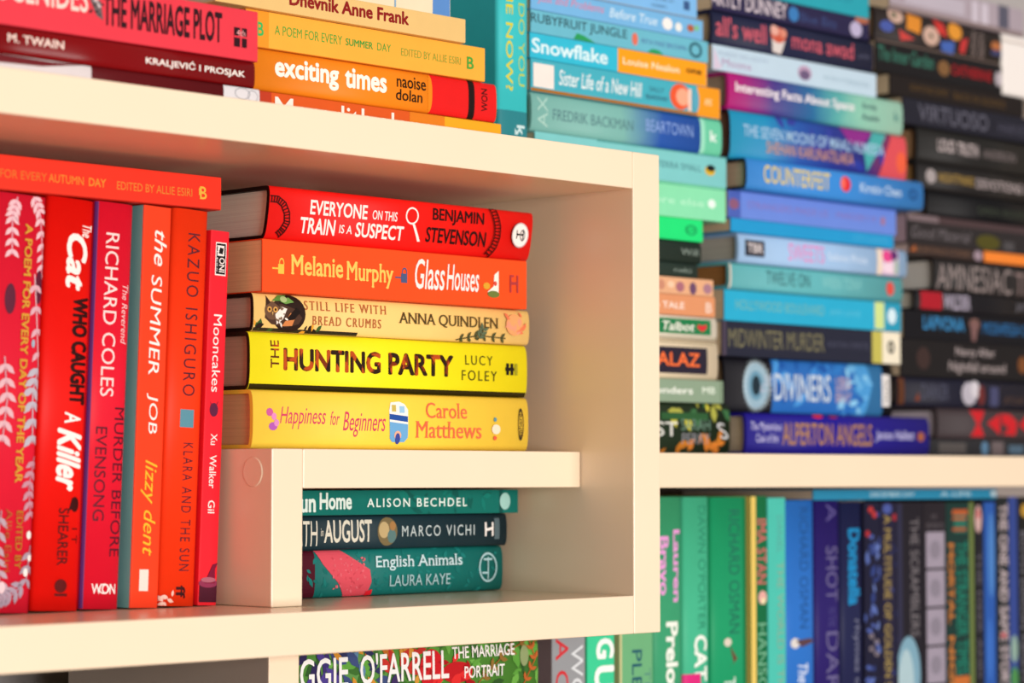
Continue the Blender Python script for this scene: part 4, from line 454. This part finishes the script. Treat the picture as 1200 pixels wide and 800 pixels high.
    {'k':'lie','kind':'paperback_book','g':'stacked blue books on the middle shelf','loc':(0.3301,0.125,0.4371),'L':0.1997,'W':0.135,'T':0.0176,'hb':False,'col':'#2a2648','label':'dark violet paperback with white capitals and a white moon mark at its right','D':[('t','PARTLY DUNNEY',-0.0064,0.0917,0.0036,0.016,'#d8ccd4',0.009,0,0),('e',0.1004,0.0089,0.0065,0.006,'#3a7ab8'),('t','Blue Bits',0.1091,0.1558,0.0043,0.0117,'#3c4c7c',0.0,0,0),('e',0.182,0.0071,0.008,0.0064,'#b8b0d0'),('e',0.1901,0.016,0.0092,0.0032,'#b0684c')]},
    {'k':'lie','kind':'paperback_book','g':'stacked blue books on the middle shelf','loc':(0.3347,0.125,0.4549),'L':0.1906,'W':0.135,'T':0.0247,'hb':False,'col':'#2aa0b0','label':'teal paperback highest in the middle right stack','D':[('t','THE COAST',0.1134,0.1697,0.01,0.0149,'#2488a0',0.0,0,0)]},
    {'k':'lie','kind':'paperback_book','g':'stacked black books on the middle shelf','loc':(0.6206,0.125,0.0955),'L':0.222,'W':0.135,'T':0.0147,'hb':False,'col':'#2e2e31','label':'thin charcoal book with pale blue marks,bottom of the black stack at right','D':[('r',0.0134,0.0532,0.003,0.0119,'#55504f'),('r',0.0608,0.071,0.0015,0.0134,'#2c2c30'),('e',0.0812,0.0074,0.0051,0.006,'#5a80a0'),('r',0.0916,0.1098,0.0015,0.0134,'#6c6062'),('r',0.1176,0.1402,0.003,0.0104,'#50687c')]},
    {'k':'lie','kind':'hardback_book','g':'stacked black books on the middle shelf','loc':(0.6209,0.125,0.1104),'L':0.198,'W':0.135,'T':0.0265,'hb':True,'col':'#413639','label':'grey brown hardback with big red angular letters,second from the bottom of the black stack','D':[('p',[(0.0476,0.0251),(0.0706,0.0251),(0.0616,0.0134),(0.0693,0.0027),(0.0489,0.0027),(0.0578,0.0134)],'#c8222a'),('p',[(0.0732,0.0144),(0.0927,0.023),(0.0927,0.0043)],'#c8222a'),('p',[(0.0953,0.023),(0.1084,0.0224),(0.119,0.016),(0.1163,0.0043),(0.0979,0.0048),(0.1058,0.0107),(0.0953,0.015)],'#c8222a'),('p',[(0.1216,0.0134),(0.135,0.0224),(0.1458,0.0134),(0.1377,0.0053)],'#c8222a')],'pages':'#c4b8c0'},
    {'k':'lie','kind':'hardback_book','g':'stacked black books on the middle shelf','loc':(0.5743,0.125,0.1371),'L':0.216,'W':0.135,'T':0.0248,'hb':True,'col':'#1d1d2d','label':'dark navy hardback with an orange brown left edge and white feather mark','D':[('r',-0.0005,0.009,0.0015,0.0235,'#5a3420'),('t','DARKER',0.033,0.0723,0.0065,0.0195,'#4a4c60',0.0,0,0),('p',[(0.0233,0.005),(0.0306,0.005),(0.0282,0.0125)],'#7a3c24'),('e',0.1024,0.0125,0.0114,0.01,'#b4b0bc'),('e',0.1113,0.0165,0.0064,0.0075,'#d0ccd4'),('e',0.1203,0.0115,0.0051,0.009,'#6a2c2c'),('r',0.1331,0.1461,0.0025,0.019,'#46486a'),('t','ATLAS',0.154,0.1857,0.005,0.011,'#5a4438',0.0,0,0)]},
    {'k':'lie','kind':'paperback_book','g':'stacked black books on the middle shelf','loc':(0.5809,0.125,0.1622),'L':0.222,'W':0.135,'T':0.0311,'hb':False,'col':'#1f1c1d','label':'black paperback with a white two line title in the black stack','D':[('e',0.0323,0.0156,0.0097,0.0094,'#3c2c2a'),('t','Nancy After',0.0791,0.1378,0.0175,0.0269,'#a89c9c',0.0072,0,0),('t','Nightfall around',0.0691,0.1535,0.0038,0.0144,'#a89c9c',0.0072,0,0),('e',0.18,0.0144,0.0067,0.0075,'#7a4a28')]},
    {'k':'lie','kind':'paperback_book','g':'stacked black books on the middle shelf','loc':(0.5736,0.125,0.1934),'L':0.198,'W':0.135,'T':0.0242,'hb':False,'col':'#16151a','label':'black paperback with electric blue capitals and a small pinkish figure','D':[('t','LAPVONA',0.0279,0.0874,0.0088,0.0205,'#3a8cc4',0.012,0,0),('e',0.1026,0.0161,0.0077,0.0049,'#7a5a54'),('p',[(0.0963,0.017),(0.109,0.017),(0.1039,0.0015),(0.0988,0.0015)],'#7a5a58'),('t','MOSHFEGH O',0.1154,0.1838,0.0083,0.0185,'#2c6ca4',0.009,0,0)]},
    {'k':'lie','kind':'hardback_book','g':'stacked black books on the middle shelf','loc':(0.5994,0.125,0.2178),'L':0.216,'W':0.135,'T':0.0178,'hb':True,'col':'#1b191d','label':'black hardback with a red block beside white lettering','D':[('r',0.0078,0.0384,0.0018,0.0165,'#a81c2a'),('t','WILDER',0.0409,0.0798,0.0029,0.0155,'#b4acc0',0.012,0,0),('t','JO',0.1487,0.1701,0.0054,0.0126,'#6a6870',0.012,0,0)],'pages':'#d0c8b8'},
    {'k':'lie','kind':'hardback_book','g':'stacked black books on the middle shelf','loc':(0.6304,0.125,0.2357),'L':0.222,'W':0.135,'T':0.028,'hb':True,'col':'#2a2727','label':'black hardback with crowded tall grey capitals and white page block showing','D':[('t','AMNESIAC',0.0033,0.1158,0.0017,0.0237,'#8e8280',0.0,0,0),('t','TIN',0.1211,0.1547,0.0017,0.0215,'#8a7674',0.0,0,0)],'pages':'#e6dccb'},
    {'k':'lie','kind':'paperback_book','g':'stacked black books on the middle shelf','loc':(0.582,0.125,0.264),'L':0.198,'W':0.135,'T':0.0097,'hb':False,'col':'#392d2a','label':'dark brown paperback with orange panel reaching the right frame edge','D':[('t','MORTALS CODE',0.0059,0.0877,0.003,0.0077,'#6e5240',0.0,0,0),('p',[(0.0011,0.003),(0.0083,0.0089),(0.0107,0.003)],'#a05a30'),('e',0.1004,0.005,0.0064,0.0044,'#9a8894'),('r',0.1094,0.2259,0.0004,0.0095,'#ec8432')],'pages':'#c0a8a0'},
    {'k':'lie','kind':'paperback_book','g':'stacked black books on the middle shelf','loc':(0.5886,0.125,0.2739),'L':0.216,'W':0.135,'T':0.0247,'hb':False,'col':'#2d292a','label':'charcoal book with faint grey italics above the orange panelled spine','D':[('t','Good Material',0.0061,0.0929,0.005,0.0149,'#6a6468',0.0,0.3,0),('r',-0.0059,0.0452,0.0189,0.0246,'#75666a'),('e',0.1186,0.0075,0.0181,0.0065,'#4e4a1c'),('r',0.1421,0.158,0.0025,0.01,'#4c4a4c'),('r',0.0452,0.2287,0.0184,0.0244,'#4a3a3c')],'pages':'#a89098'},
    {'k':'lie','kind':'hardback_book','g':'stacked black books on the middle shelf','loc':(0.6206,0.125,0.2988),'L':0.222,'W':0.135,'T':0.0215,'hb':True,'col':'#111114','label':'black rounded hardback with a dull green inscription','D':[('t','GREEN BOOKS OF',0.0745,0.1671,0.0065,0.013,'#3c4438',0.0,0,0)]},
    {'k':'lie','kind':'hardback_book','g':'stacked black books on the middle shelf','loc':(0.594,0.125,0.3205),'L':0.198,'W':0.135,'T':0.0231,'hb':True,'col':'#232121','label':'black book with gold and white capitals in the black stack','D':[('e',0.0203,0.0117,0.0074,0.0061,'#a49c9c'),('t','NIGHTMARE',0.0314,0.083,0.0079,0.0159,'#a08444',0.0108,0,0),('t','DEVOTIONS OF',0.0869,0.1767,0.007,0.0154,'#b0a4a4',0.0108,0,0)],'pages':'#a8804c'},
    {'k':'lie','kind':'hardback_book','g':'stacked black books on the middle shelf','loc':(0.6043,0.125,0.3438),'L':0.216,'W':0.135,'T':0.0295,'hb':True,'col':'#242322','label':'black book with two bold white words and a paler grey author name','D':[('t','LOUD',0.0294,0.0543,0.0107,0.0214,'#beb2b2',0.018,0,0),('t','TRUTH',0.0581,0.0887,0.0101,0.0208,'#beb2b2',0.018,0,0),('t','ANDERSON',0.0964,0.1463,0.0107,0.0184,'#786e6e',0.006,0,0)],'pages':'#b08a64'},
    {'k':'lie','kind':'paperback_book','g':'stacked black books on the middle shelf','loc':(0.5868,0.125,0.3735),'L':0.222,'W':0.135,'T':0.0222,'hb':False,'col':'#23232e','label':'dark slate book with large faint grey capitals in the black stack','D':[('t','VIRTUOSO',0.022,0.1251,0.0045,0.0188,'#5e5e6c',0.0072,0,0),('t','HARVEY',0.1408,0.1888,0.0058,0.0143,'#484858',0.0,0,0)]},
    {'k':'lie','kind':'paperback_book','g':'stacked black books on the middle shelf','loc':(0.557,0.125,0.396),'L':0.198,'W':0.135,'T':0.0172,'hb':False,'col':'#221c1b','label':'black brown paperback with dull gold lettering under the red lettered one','D':[('t','SCRATCHED SECRET',0.028,0.0845,0.0063,0.0115,'#5c4524',0.0,0,0),('t','BACK IN SILENCE',0.0921,0.1695,0.0052,0.0115,'#5c4524',0.0,0,0)]},
    {'k':'lie','kind':'paperback_book','g':'stacked black books on the middle shelf','loc':(0.5302,0.125,0.4134),'L':0.1843,'W':0.135,'T':0.0253,'hb':False,'col':'#1c1a1c','label':'black paperback with green lettering at left and red capitals at right','D':[('t','The Inner Garden',0.0042,0.0824,0.0097,0.0219,'#3c7a68',0.0036,0.1,0),('e',0.0973,0.0127,0.0087,0.0066,'#7c5a38'),('t','CATHERINE',0.1086,0.1688,0.0087,0.0178,'#a01c24',0.018,0,0),('e',0.1793,0.0127,0.0053,0.0066,'#b4acb4')]},
    {'k':'lie','kind':'hardback_book','g':'stacked black books on the middle shelf','loc':(0.5302,0.125,0.4388),'L':0.1843,'W':0.135,'T':0.029,'hb':True,'col':'#2d2625','label':'thick dark brown hardback with scattered coloured cut out letters on its spine','D':[('e',0.0294,0.024,0.0107,0.0064,'#c8a898'),('e',0.027,0.024,0.0036,0.0023,'#4a5a40'),('p',[(0.0462,0.0286),(0.0656,0.0263),(0.0632,0.0123),(0.0438,0.0146)],'#d88a30'),('e',0.0163,0.0134,0.0095,0.0047,'#485aa4'),('p',[(0.0329,0.0129),(0.0559,0.007),(0.0365,0.0041)],'#c84440'),('e',0.0791,0.0129,0.0117,0.0082,'#c8a898'),('e',0.0791,0.0129,0.0025,0.0018,'#3a4a30'),('p',[(0.0828,0.0292),(0.0977,0.0251),(0.1027,0.014),(0.0878,0.0175)],'#c83834'),('e',0.114,0.021,0.0101,0.0076,'#dc9434'),('p',[(0.0927,0.0099),(0.1128,0.0117),(0.1128,0.0012),(0.0952,0.0023)],'#4464b0'),('p',[(0.1229,0.0146),(0.1331,0.0175),(0.128,0.0029),(0.1204,0.0047)],'#c03838'),('t','NOTES ON A',0.1382,0.1459,0.0035,0.0251,'#948480',0.0,0,1),('t','KINGDOM OF',0.1498,0.1575,0.0029,0.0245,'#948480',0.0,0,1),('e',0.1758,0.0158,0.0079,0.0038,'#b06c40'),('r',0.1679,0.1837,0.0076,0.0117,'#40446c'),('r',0.0033,0.193,0.0,0.0015,'#7a6a62')]},
    {'k':'lie','kind':'paperback_book','g':'stacked black books on the middle shelf','loc':(0.5582,0.125,0.468),'L':0.198,'W':0.135,'T':0.0242,'hb':False,'col':'#a89ca6','label':'pale lilac grey paperback lying on top of the black stack','D':[('r',0.1188,0.1278,0.0024,0.0219,'#c8c0cc'),('r',0.133,0.1434,0.0024,0.0219,'#c8c0cc'),('r',0.1591,0.175,0.0,0.0244,'#585868'),('r',0.0206,0.1073,0.0073,0.0195,'#b8b0bc'),('r',-0.0033,0.2541,0.0,0.0039,'#8c7c7c')]},
    {'k':'lie','kind':'hardback_book','g':'books on the lower shelf','loc':(-0.1257,0.08,-0.071),'L':0.2337,'W':0.14,'T':0.0438,'hb':True,'col':'#4f8a34','label':'green hardback with a painted floral spine and white capitals,lying under the cube','D':[('lv',0.022,0.2335,0.0,0.044,90,0.014,['#5a9a3c','#3a6a2c','#6aa848','#2e5426'],21),('lv',0.022,0.0559,0.0088,0.044,14,0.014,['#3a2c6a','#4a3c8a','#2c2450'],22),('lv',0.0559,0.1072,0.0132,0.044,26,0.013,['#2c3058','#c88a30','#3a4a78','#b86a28','#5a80a0'],23),('lv',0.096,0.1299,0.0176,0.044,16,0.012,['#3a2c5c','#b83028','#c89038'],24),('e',0.1337,0.0242,0.0107,0.0132,'#c01c24'),('e',0.1569,0.0211,0.0141,0.007,'#b81820'),('lv',0.1299,0.1703,0.0154,0.0396,12,0.012,['#d82c2c','#a01418'],25),('br',[(0.1766,0.0132),(0.2007,0.0308),(0.2319,0.0431)],'#8a6a30',6,0.012,'#9a5a2c'),('br',[(0.2186,0.0088),(0.2302,0.0264),(0.2236,0.0431)],'#b8602c',5,0.01,'#b8602c'),('t','MAGGIE',-0.0054,0.0609,0.0167,0.0361,'#e8e8e6',0.012,0,0),('t',"O'FARRELL",0.071,0.1491,0.0176,0.037,'#e8e8e6',0.012,0,0),('t','THE MARRIAGE',0.1522,0.2104,0.0299,0.0378,'#f0eeea',0.009,0,0),('t','PORTRAIT',0.1632,0.2007,0.0167,0.0246,'#f0eeea',0.009,0,0),('e',0.2195,0.029,0.0041,0.007,'#8a9a6a')]},
    {'k':'stand','kind':'paperback_book','g':'books on the lower shelf','loc':(0.0537,0.11,-0.155),'L':0.2084,'W':0.14,'T':0.034,'hb':False,'col':'#94969a','label':'grey standing paperback with red and white capitals under the cube corner','D':[('t','A CH',0.0882,0.1408,0.0034,0.0164,'#cc3038',0.006,0,0),('t','WORD',0.0936,0.1617,0.0191,0.0314,'#d8dce0',0.0,0,0)],'back':'#8a7a80'},
    {'k':'stand','kind':'paperback_book','g':'books on the lower shelf','loc':(0.087,0.11,-0.155),'L':0.2106,'W':0.14,'T':0.0286,'hb':False,'col':'#3ecb96','label':'mint green standing paperback with large white rounded capitals','D':[('t','BRING',0.0268,0.0864,0.0101,0.0273,'#f4f6f2',0.03,0,0),('t','G',0.0924,0.107,0.0092,0.0282,'#f4f6f2',0.036,0,0),('t','UP',0.1118,0.1451,0.0072,0.0282,'#f4f6f2',0.036,0,0)]},
    {'k':'stand','kind':'paperback_book','g':'books on the lower shelf','loc':(0.1249,0.11,-0.155),'L':0.2139,'W':0.14,'T':0.0359,'hb':False,'col':'#6cae7c','label':'soft green standing book with dark teal capitals and a cream left edge','D':[('r',-0.0031,0.2518,0.0,0.0022,'#c8c490'),('t','PLEASURE',0.1055,0.1908,0.013,0.0238,'#245a68',0.006,0,0),('t','THE',0.119,0.1479,0.0267,0.0332,'#5a9080',0.0,0,0)],'back':'#c8c490'},
    {'k':'stand','kind':'hardback_book','g':'books on the lower shelf','loc':(0.161,0.11,-0.155),'L':0.2187,'W':0.14,'T':0.0322,'hb':True,'col':'#3c9c70','label':'green standing hardback with pink and white slab lettering beside the cube post','D':[('t','Lauren',0.0238,0.0776,0.0207,0.0291,'#e09ad4',0.03,0,0,'s'),('t','Bravo',0.0288,0.072,0.0058,0.0155,'#e09ad4',0.03,0,0,'s'),('t','Preloved',0.0914,0.1674,0.0123,0.0259,'#ecf2e8',0.036,0,0,'s')]},
    {'k':'stand','kind':'hardback_book','g':'books on the lower shelf','loc':(0.1932,0.11,-0.155),'L':0.2185,'W':0.14,'T':0.03,'hb':True,'col':'#46b68e','label':'pale jade standing hardback with a pink corner block','D':[('t',"DAWN O'PORTER",0.0064,0.0988,0.0157,0.0248,'#2c8a6c',0.0,0,0),('t','CAT',0.1026,0.1367,0.0109,0.026,'#eef4ec',0.03,0,0),('r',0.131,0.1694,0.0,0.0181,'#d82c7c'),('t','LADY',0.1404,0.1694,0.0109,0.026,'#eef4ec',0.03,0,0)]},
    {'k':'stand','kind':'hardback_book','g':'books on the lower shelf','loc':(0.2319,0.11,-0.155),'L':0.2183,'W':0.14,'T':0.0429,'hb':True,'col':'#1f9a68','label':'emerald standing hardback with dark capitals and a fox like mark','D':[('t','RICHARD OSMAN',0.0097,0.1028,0.019,0.0319,'#226a58',0.0,0,0),('r',0.0,0.2037,0.0362,0.0431,'#127a48'),('e',0.1092,0.0173,0.0032,0.0043,'#d8d0c0'),('p',[(0.1118,0.0198),(0.122,0.0285),(0.129,0.0181),(0.1246,0.0242)],'#6a4838'),('t','THE',0.1354,0.1591,0.0129,0.0259,'#cfe4d8',0.0,0,0)]},
    {'k':'stand','kind':'paperback_book','g':'books on the lower shelf','loc':(0.2653,0.11,-0.155),'L':0.2188,'W':0.14,'T':0.0193,'hb':False,'col':'#146a40','label':'dark green standing paperback with coral letters and a yellow left edge','D':[('r',-0.0039,0.2068,0.0,0.0059,'#e6c868'),('t','IMA STAN',0.0176,0.0671,0.007,0.0187,'#d0686a',0.009,0,0),('e',0.0775,0.0137,0.0052,0.0051,'#e0a8a0'),('e',0.0801,0.0145,0.0026,0.0027,'#e8dcb0'),('t','HANSON',0.0969,0.1617,0.0078,0.0184,'#74b490',0.0,0,0)],'back':'#e6c868'},
    {'k':'stand','kind':'paperback_book','g':'books on the lower shelf','loc':(0.287,0.11,-0.155),'L':0.2174,'W':0.14,'T':0.0217,'hb':False,'col':'#4cc0b0','label':'light turquoise standing paperback with salmon lettering','D':[('t','DANIEL',0.0138,0.0427,0.011,0.018,'#5aa8a0',0.0,0,0),('t','THE WORLD IS THIS',0.0492,0.1551,0.011,0.0189,'#8aa894',0.0,0,0)]},
    {'k':'stand','kind':'hardback_book','g':'books on the lower shelf','loc':(0.3172,0.11,-0.155),'L':0.2152,'W':0.14,'T':0.0361,'hb':True,'col':'#2e72c8','label':'mid blue standing hardback with dark capitals and a red brown feathered dart','D':[('t','RICHARD OSMAN',0.0053,0.0994,0.016,0.0268,'#20508e',0.0,0,0),('e',0.1106,0.0102,0.004,0.0051,'#d8d4d0'),('p',[(0.1086,0.0109),(0.1139,0.0181),(0.1099,0.0363),(0.1073,0.029)],'#5a4048'),('t','The',0.1264,0.1416,0.0131,0.0254,'#d4e2f4',0.012,0.2,0),('t','Bullet',0.1442,0.1745,0.0109,0.0254,'#d4e2f4',0.012,0.2,0)]},
    {'k':'stand','kind':'hardback_book','g':'books on the lower shelf','loc':(0.3522,0.11,-0.155),'L':0.215,'W':0.14,'T':0.0315,'hb':True,'col':'#2c2068','label':'deep purple standing book with grey lilac capitals','D':[('t','A',0.0027,0.0168,0.0127,0.0254,'#5c5490',0.0,0,0),('t','SHOT',0.0363,0.0792,0.0121,0.0273,'#6a6490',0.0,0,0),('t','IN THE',0.0846,0.0993,0.0146,0.0241,'#4a4480',0.0,0,0),('t','DARK',0.1033,0.1667,0.0121,0.0279,'#6a6490',0.0,0,0)]},
    {'k':'stand','kind':'hardback_book','g':'books on the lower shelf','loc':(0.3832,0.11,-0.155),'L':0.2135,'W':0.14,'T':0.0277,'hb':True,'col':'#22264c','label':'navy standing book with a bright blue name','D':[('t','Donatella',0.0211,0.0821,0.0078,0.0235,'#1c8ac4',0.036,0,0),('t','rhymes of',0.0936,0.1516,0.0134,0.0235,'#747890',0.006,0,0)]},
    {'k':'stand','kind':'paperback_book','g':'books on the lower shelf','loc':(0.4091,0.11,-0.155),'L':0.2133,'W':0.14,'T':0.0214,'hb':False,'col':'#1e1e34','label':'dark standing book patterned with blue leaves and red berries','D':[('lv',0.0014,0.1856,0.0011,0.0205,46,0.01,['#5a70b4','#4a5ca0','#6a80c0','#30407c'],31),('e',0.0062,0.0086,0.0027,0.0035,'#b83838'),('e',0.0103,0.0134,0.0027,0.003,'#b83838'),('e',0.0254,0.0043,0.0027,0.003,'#a83038'),('g',0.1074,0.0086,0.002,0.003,'#a0949c',0.4),('g',0.1122,0.0151,0.002,0.003,'#a0949c',0.4),('g',0.1176,0.0086,0.002,0.003,'#a0949c',0.4),('g',0.1217,0.0151,0.002,0.003,'#a0949c',0.4)]},
    {'k':'stand','kind':'paperback_book','g':'books on the lower shelf','loc':(0.4314,0.11,-0.155),'L':0.2131,'W':0.14,'T':0.0206,'hb':False,'col':'#24223a','label':'dark standing book with a long gold lettered title','D':[('e',0.0055,0.0083,0.0041,0.0062,'#4a5aa0'),('e',0.0124,0.0187,0.0028,0.0033,'#a83038'),('t','A MULTITUDE OF GOLDEN SIGNS',0.0104,0.1734,0.0037,0.0129,'#a08c50',0.012,0,0),('lv',0.0221,0.1802,0.015,0.0204,14,0.007,['#3a4278','#2c3464'],33)]},
    {'k':'stand','kind':'paperback_book','g':'books on the lower shelf','loc':(0.4607,0.11,-0.155),'L':0.213,'W':0.14,'T':0.0352,'hb':False,'col':'#232028','label':'black standing paperback with grey white capitals and a pale blue lower patch','D':[('r',0.0014,0.2165,0.0,0.0064,'#303048'),('t','THE SCRAMBLERS',0.0133,0.11,0.0177,0.029,'#787478',0.0,0,0),('e',0.1405,0.0141,0.0312,0.0163,'#7aa4b8'),('e',0.1474,0.0106,0.0277,0.0106,'#a8c4cc')]},
    {'k':'stand','kind':'paperback_book','g':'books on the lower shelf','loc':(0.4952,0.11,-0.155),'L':0.2127,'W':0.14,'T':0.0312,'hb':False,'col':'#28242a','label':'dark standing book with four pale lilac panels down its spine','D':[('t','IT',0.0106,0.0141,0.0113,0.0188,'#6a646a',0.0,0,1),('t','STARTS',0.0177,0.0212,0.0031,0.0282,'#6a646a',0.0,0,1),('r',0.0247,0.0543,0.0031,0.0289,'#9c94a4'),('r',0.0564,0.086,0.0031,0.0289,'#9c94a4'),('r',0.0881,0.1176,0.0031,0.0289,'#9c94a4'),('r',0.1197,0.1491,0.0031,0.0289,'#9c94a4'),('r',0.1512,0.1806,0.0031,0.0289,'#9c94a4'),('e',0.0395,0.0157,0.0078,0.0075,'#86808e'),('e',0.0712,0.0157,0.0077,0.0075,'#86808e'),('e',0.1028,0.0157,0.0077,0.0075,'#86808e'),('e',0.1344,0.0157,0.0077,0.0075,'#86808e'),('e',0.1659,0.0157,0.0077,0.0075,'#86808e')]},
    {'k':'stand','kind':'paperback_book','g':'books on the lower shelf','loc':(0.5319,0.11,-0.155),'L':0.2125,'W':0.14,'T':0.0393,'hb':False,'col':'#1c3834','label':'dark green standing book with orange and teal lettering and an olive strip','D':[('r',0.0,0.2217,0.0324,0.0395,'#6a7c44'),('r',0.0064,0.0257,0.0103,0.0285,'#2c6c5c'),('r',0.0064,0.0107,0.0079,0.0301,'#b85c30'),('r',0.0129,0.015,0.0079,0.0277,'#b85c30'),('r',0.0214,0.0243,0.0079,0.0277,'#a05430'),('t','THE STRANGER TIMES',0.0329,0.1439,0.0127,0.0293,'#1f7a66',0.018,0,0),('t','MORTAL',0.0343,0.1013,0.0016,0.0095,'#c07838',0.03,0,0),('t','NIGHTS',0.1112,0.1864,0.0016,0.0095,'#c07838',0.03,0,0),('r',0.1453,0.1793,0.0079,0.0308,'#c06c34')]},
    {'k':'stand','kind':'paperback_book','g':'books on the lower shelf','loc':(0.5592,0.11,-0.155),'L':0.2123,'W':0.13,'T':0.0124,'hb':False,'col':'#222228','label':'narrow black standing book with a pinkish emblem near its head','D':[('e',0.0144,0.005,0.0115,0.005,'#c8a8a4'),('e',0.0101,0.005,0.0043,0.0025,'#b85050'),('t','THE DEER AND THE',0.0418,0.1809,0.0025,0.0088,'#5c5a64',0.012,0,0)]},
    {'k':'stand','kind':'paperback_book','g':'books on the lower shelf','loc':(0.575,0.11,-0.155),'L':0.2122,'W':0.14,'T':0.0163,'hb':False,'col':'#2c5aac','label':'slim blue standing paperback between black spines','D':[('e',0.0449,0.0099,0.0362,0.005,'#4a80c4'),('e',0.1243,0.0066,0.0259,0.005,'#3a6cc0')]},
    {'k':'stand','kind':'paperback_book','g':'books on the lower shelf','loc':(0.5942,0.11,-0.155),'L':0.2165,'W':0.14,'T':0.0191,'hb':False,'col':'#23282a','label':'black standing book with chunky white lettering','D':[('t','THE ONE AND SAME STORY',0.0058,0.1657,0.0046,0.0174,'#b4a8ac',0.03,0,0),('e',0.1179,0.0097,0.0022,0.0039,'#b83840')]},
    {'k':'stand','kind':'paperback_book','g':'books on the lower shelf','loc':(0.6104,0.11,-0.155),'L':0.2164,'W':0.14,'T':0.0128,'hb':False,'col':'#34488e','label':'narrow slate blue standing book near the right frame edge','D':[('e',0.1302,0.0065,0.0117,0.0052,'#8aa89a'),('e',0.1556,0.0065,0.0102,0.0057,'#4a8a4c')]},
    {'k':'stand','kind':'paperback_book','g':'books on the lower shelf','loc':(0.6314,0.11,-0.155),'L':0.2163,'W':0.14,'T':0.0262,'hb':False,'col':'#20201f','label':'black standing book cut by the right frame edge with grey lettering','D':[('e',0.0118,0.0105,0.0059,0.0069,'#b89038'),('t','ROTH DIXON NIGHT',0.0295,0.1603,0.0026,0.0105,'#70707a',0.012,0,0)]},
    {'k':'lie','kind':'paperback_book','g':'books on the lower shelf','loc':(0.4524,0.105,0.0602),'L':0.2518,'W':0.135,'T':0.0083,'hb':False,'col':'#2a86ac','label':'teal blue paperback lying flat on the tops of the standing books under the shelf board','D':[('t','DECEMBER DAY',0.0739,0.1341,0.0024,0.0061,'#a8c8d4',0.018,0,0),('t','A LIFE',0.17,0.2142,0.0024,0.0061,'#a8c8d4',0.018,0,0),('e',0.247,0.0043,0.0038,0.0026,'#b8ccd0')],'pages':'#b8aa98'},
]

for R in BOOKS:
    make_book(R)
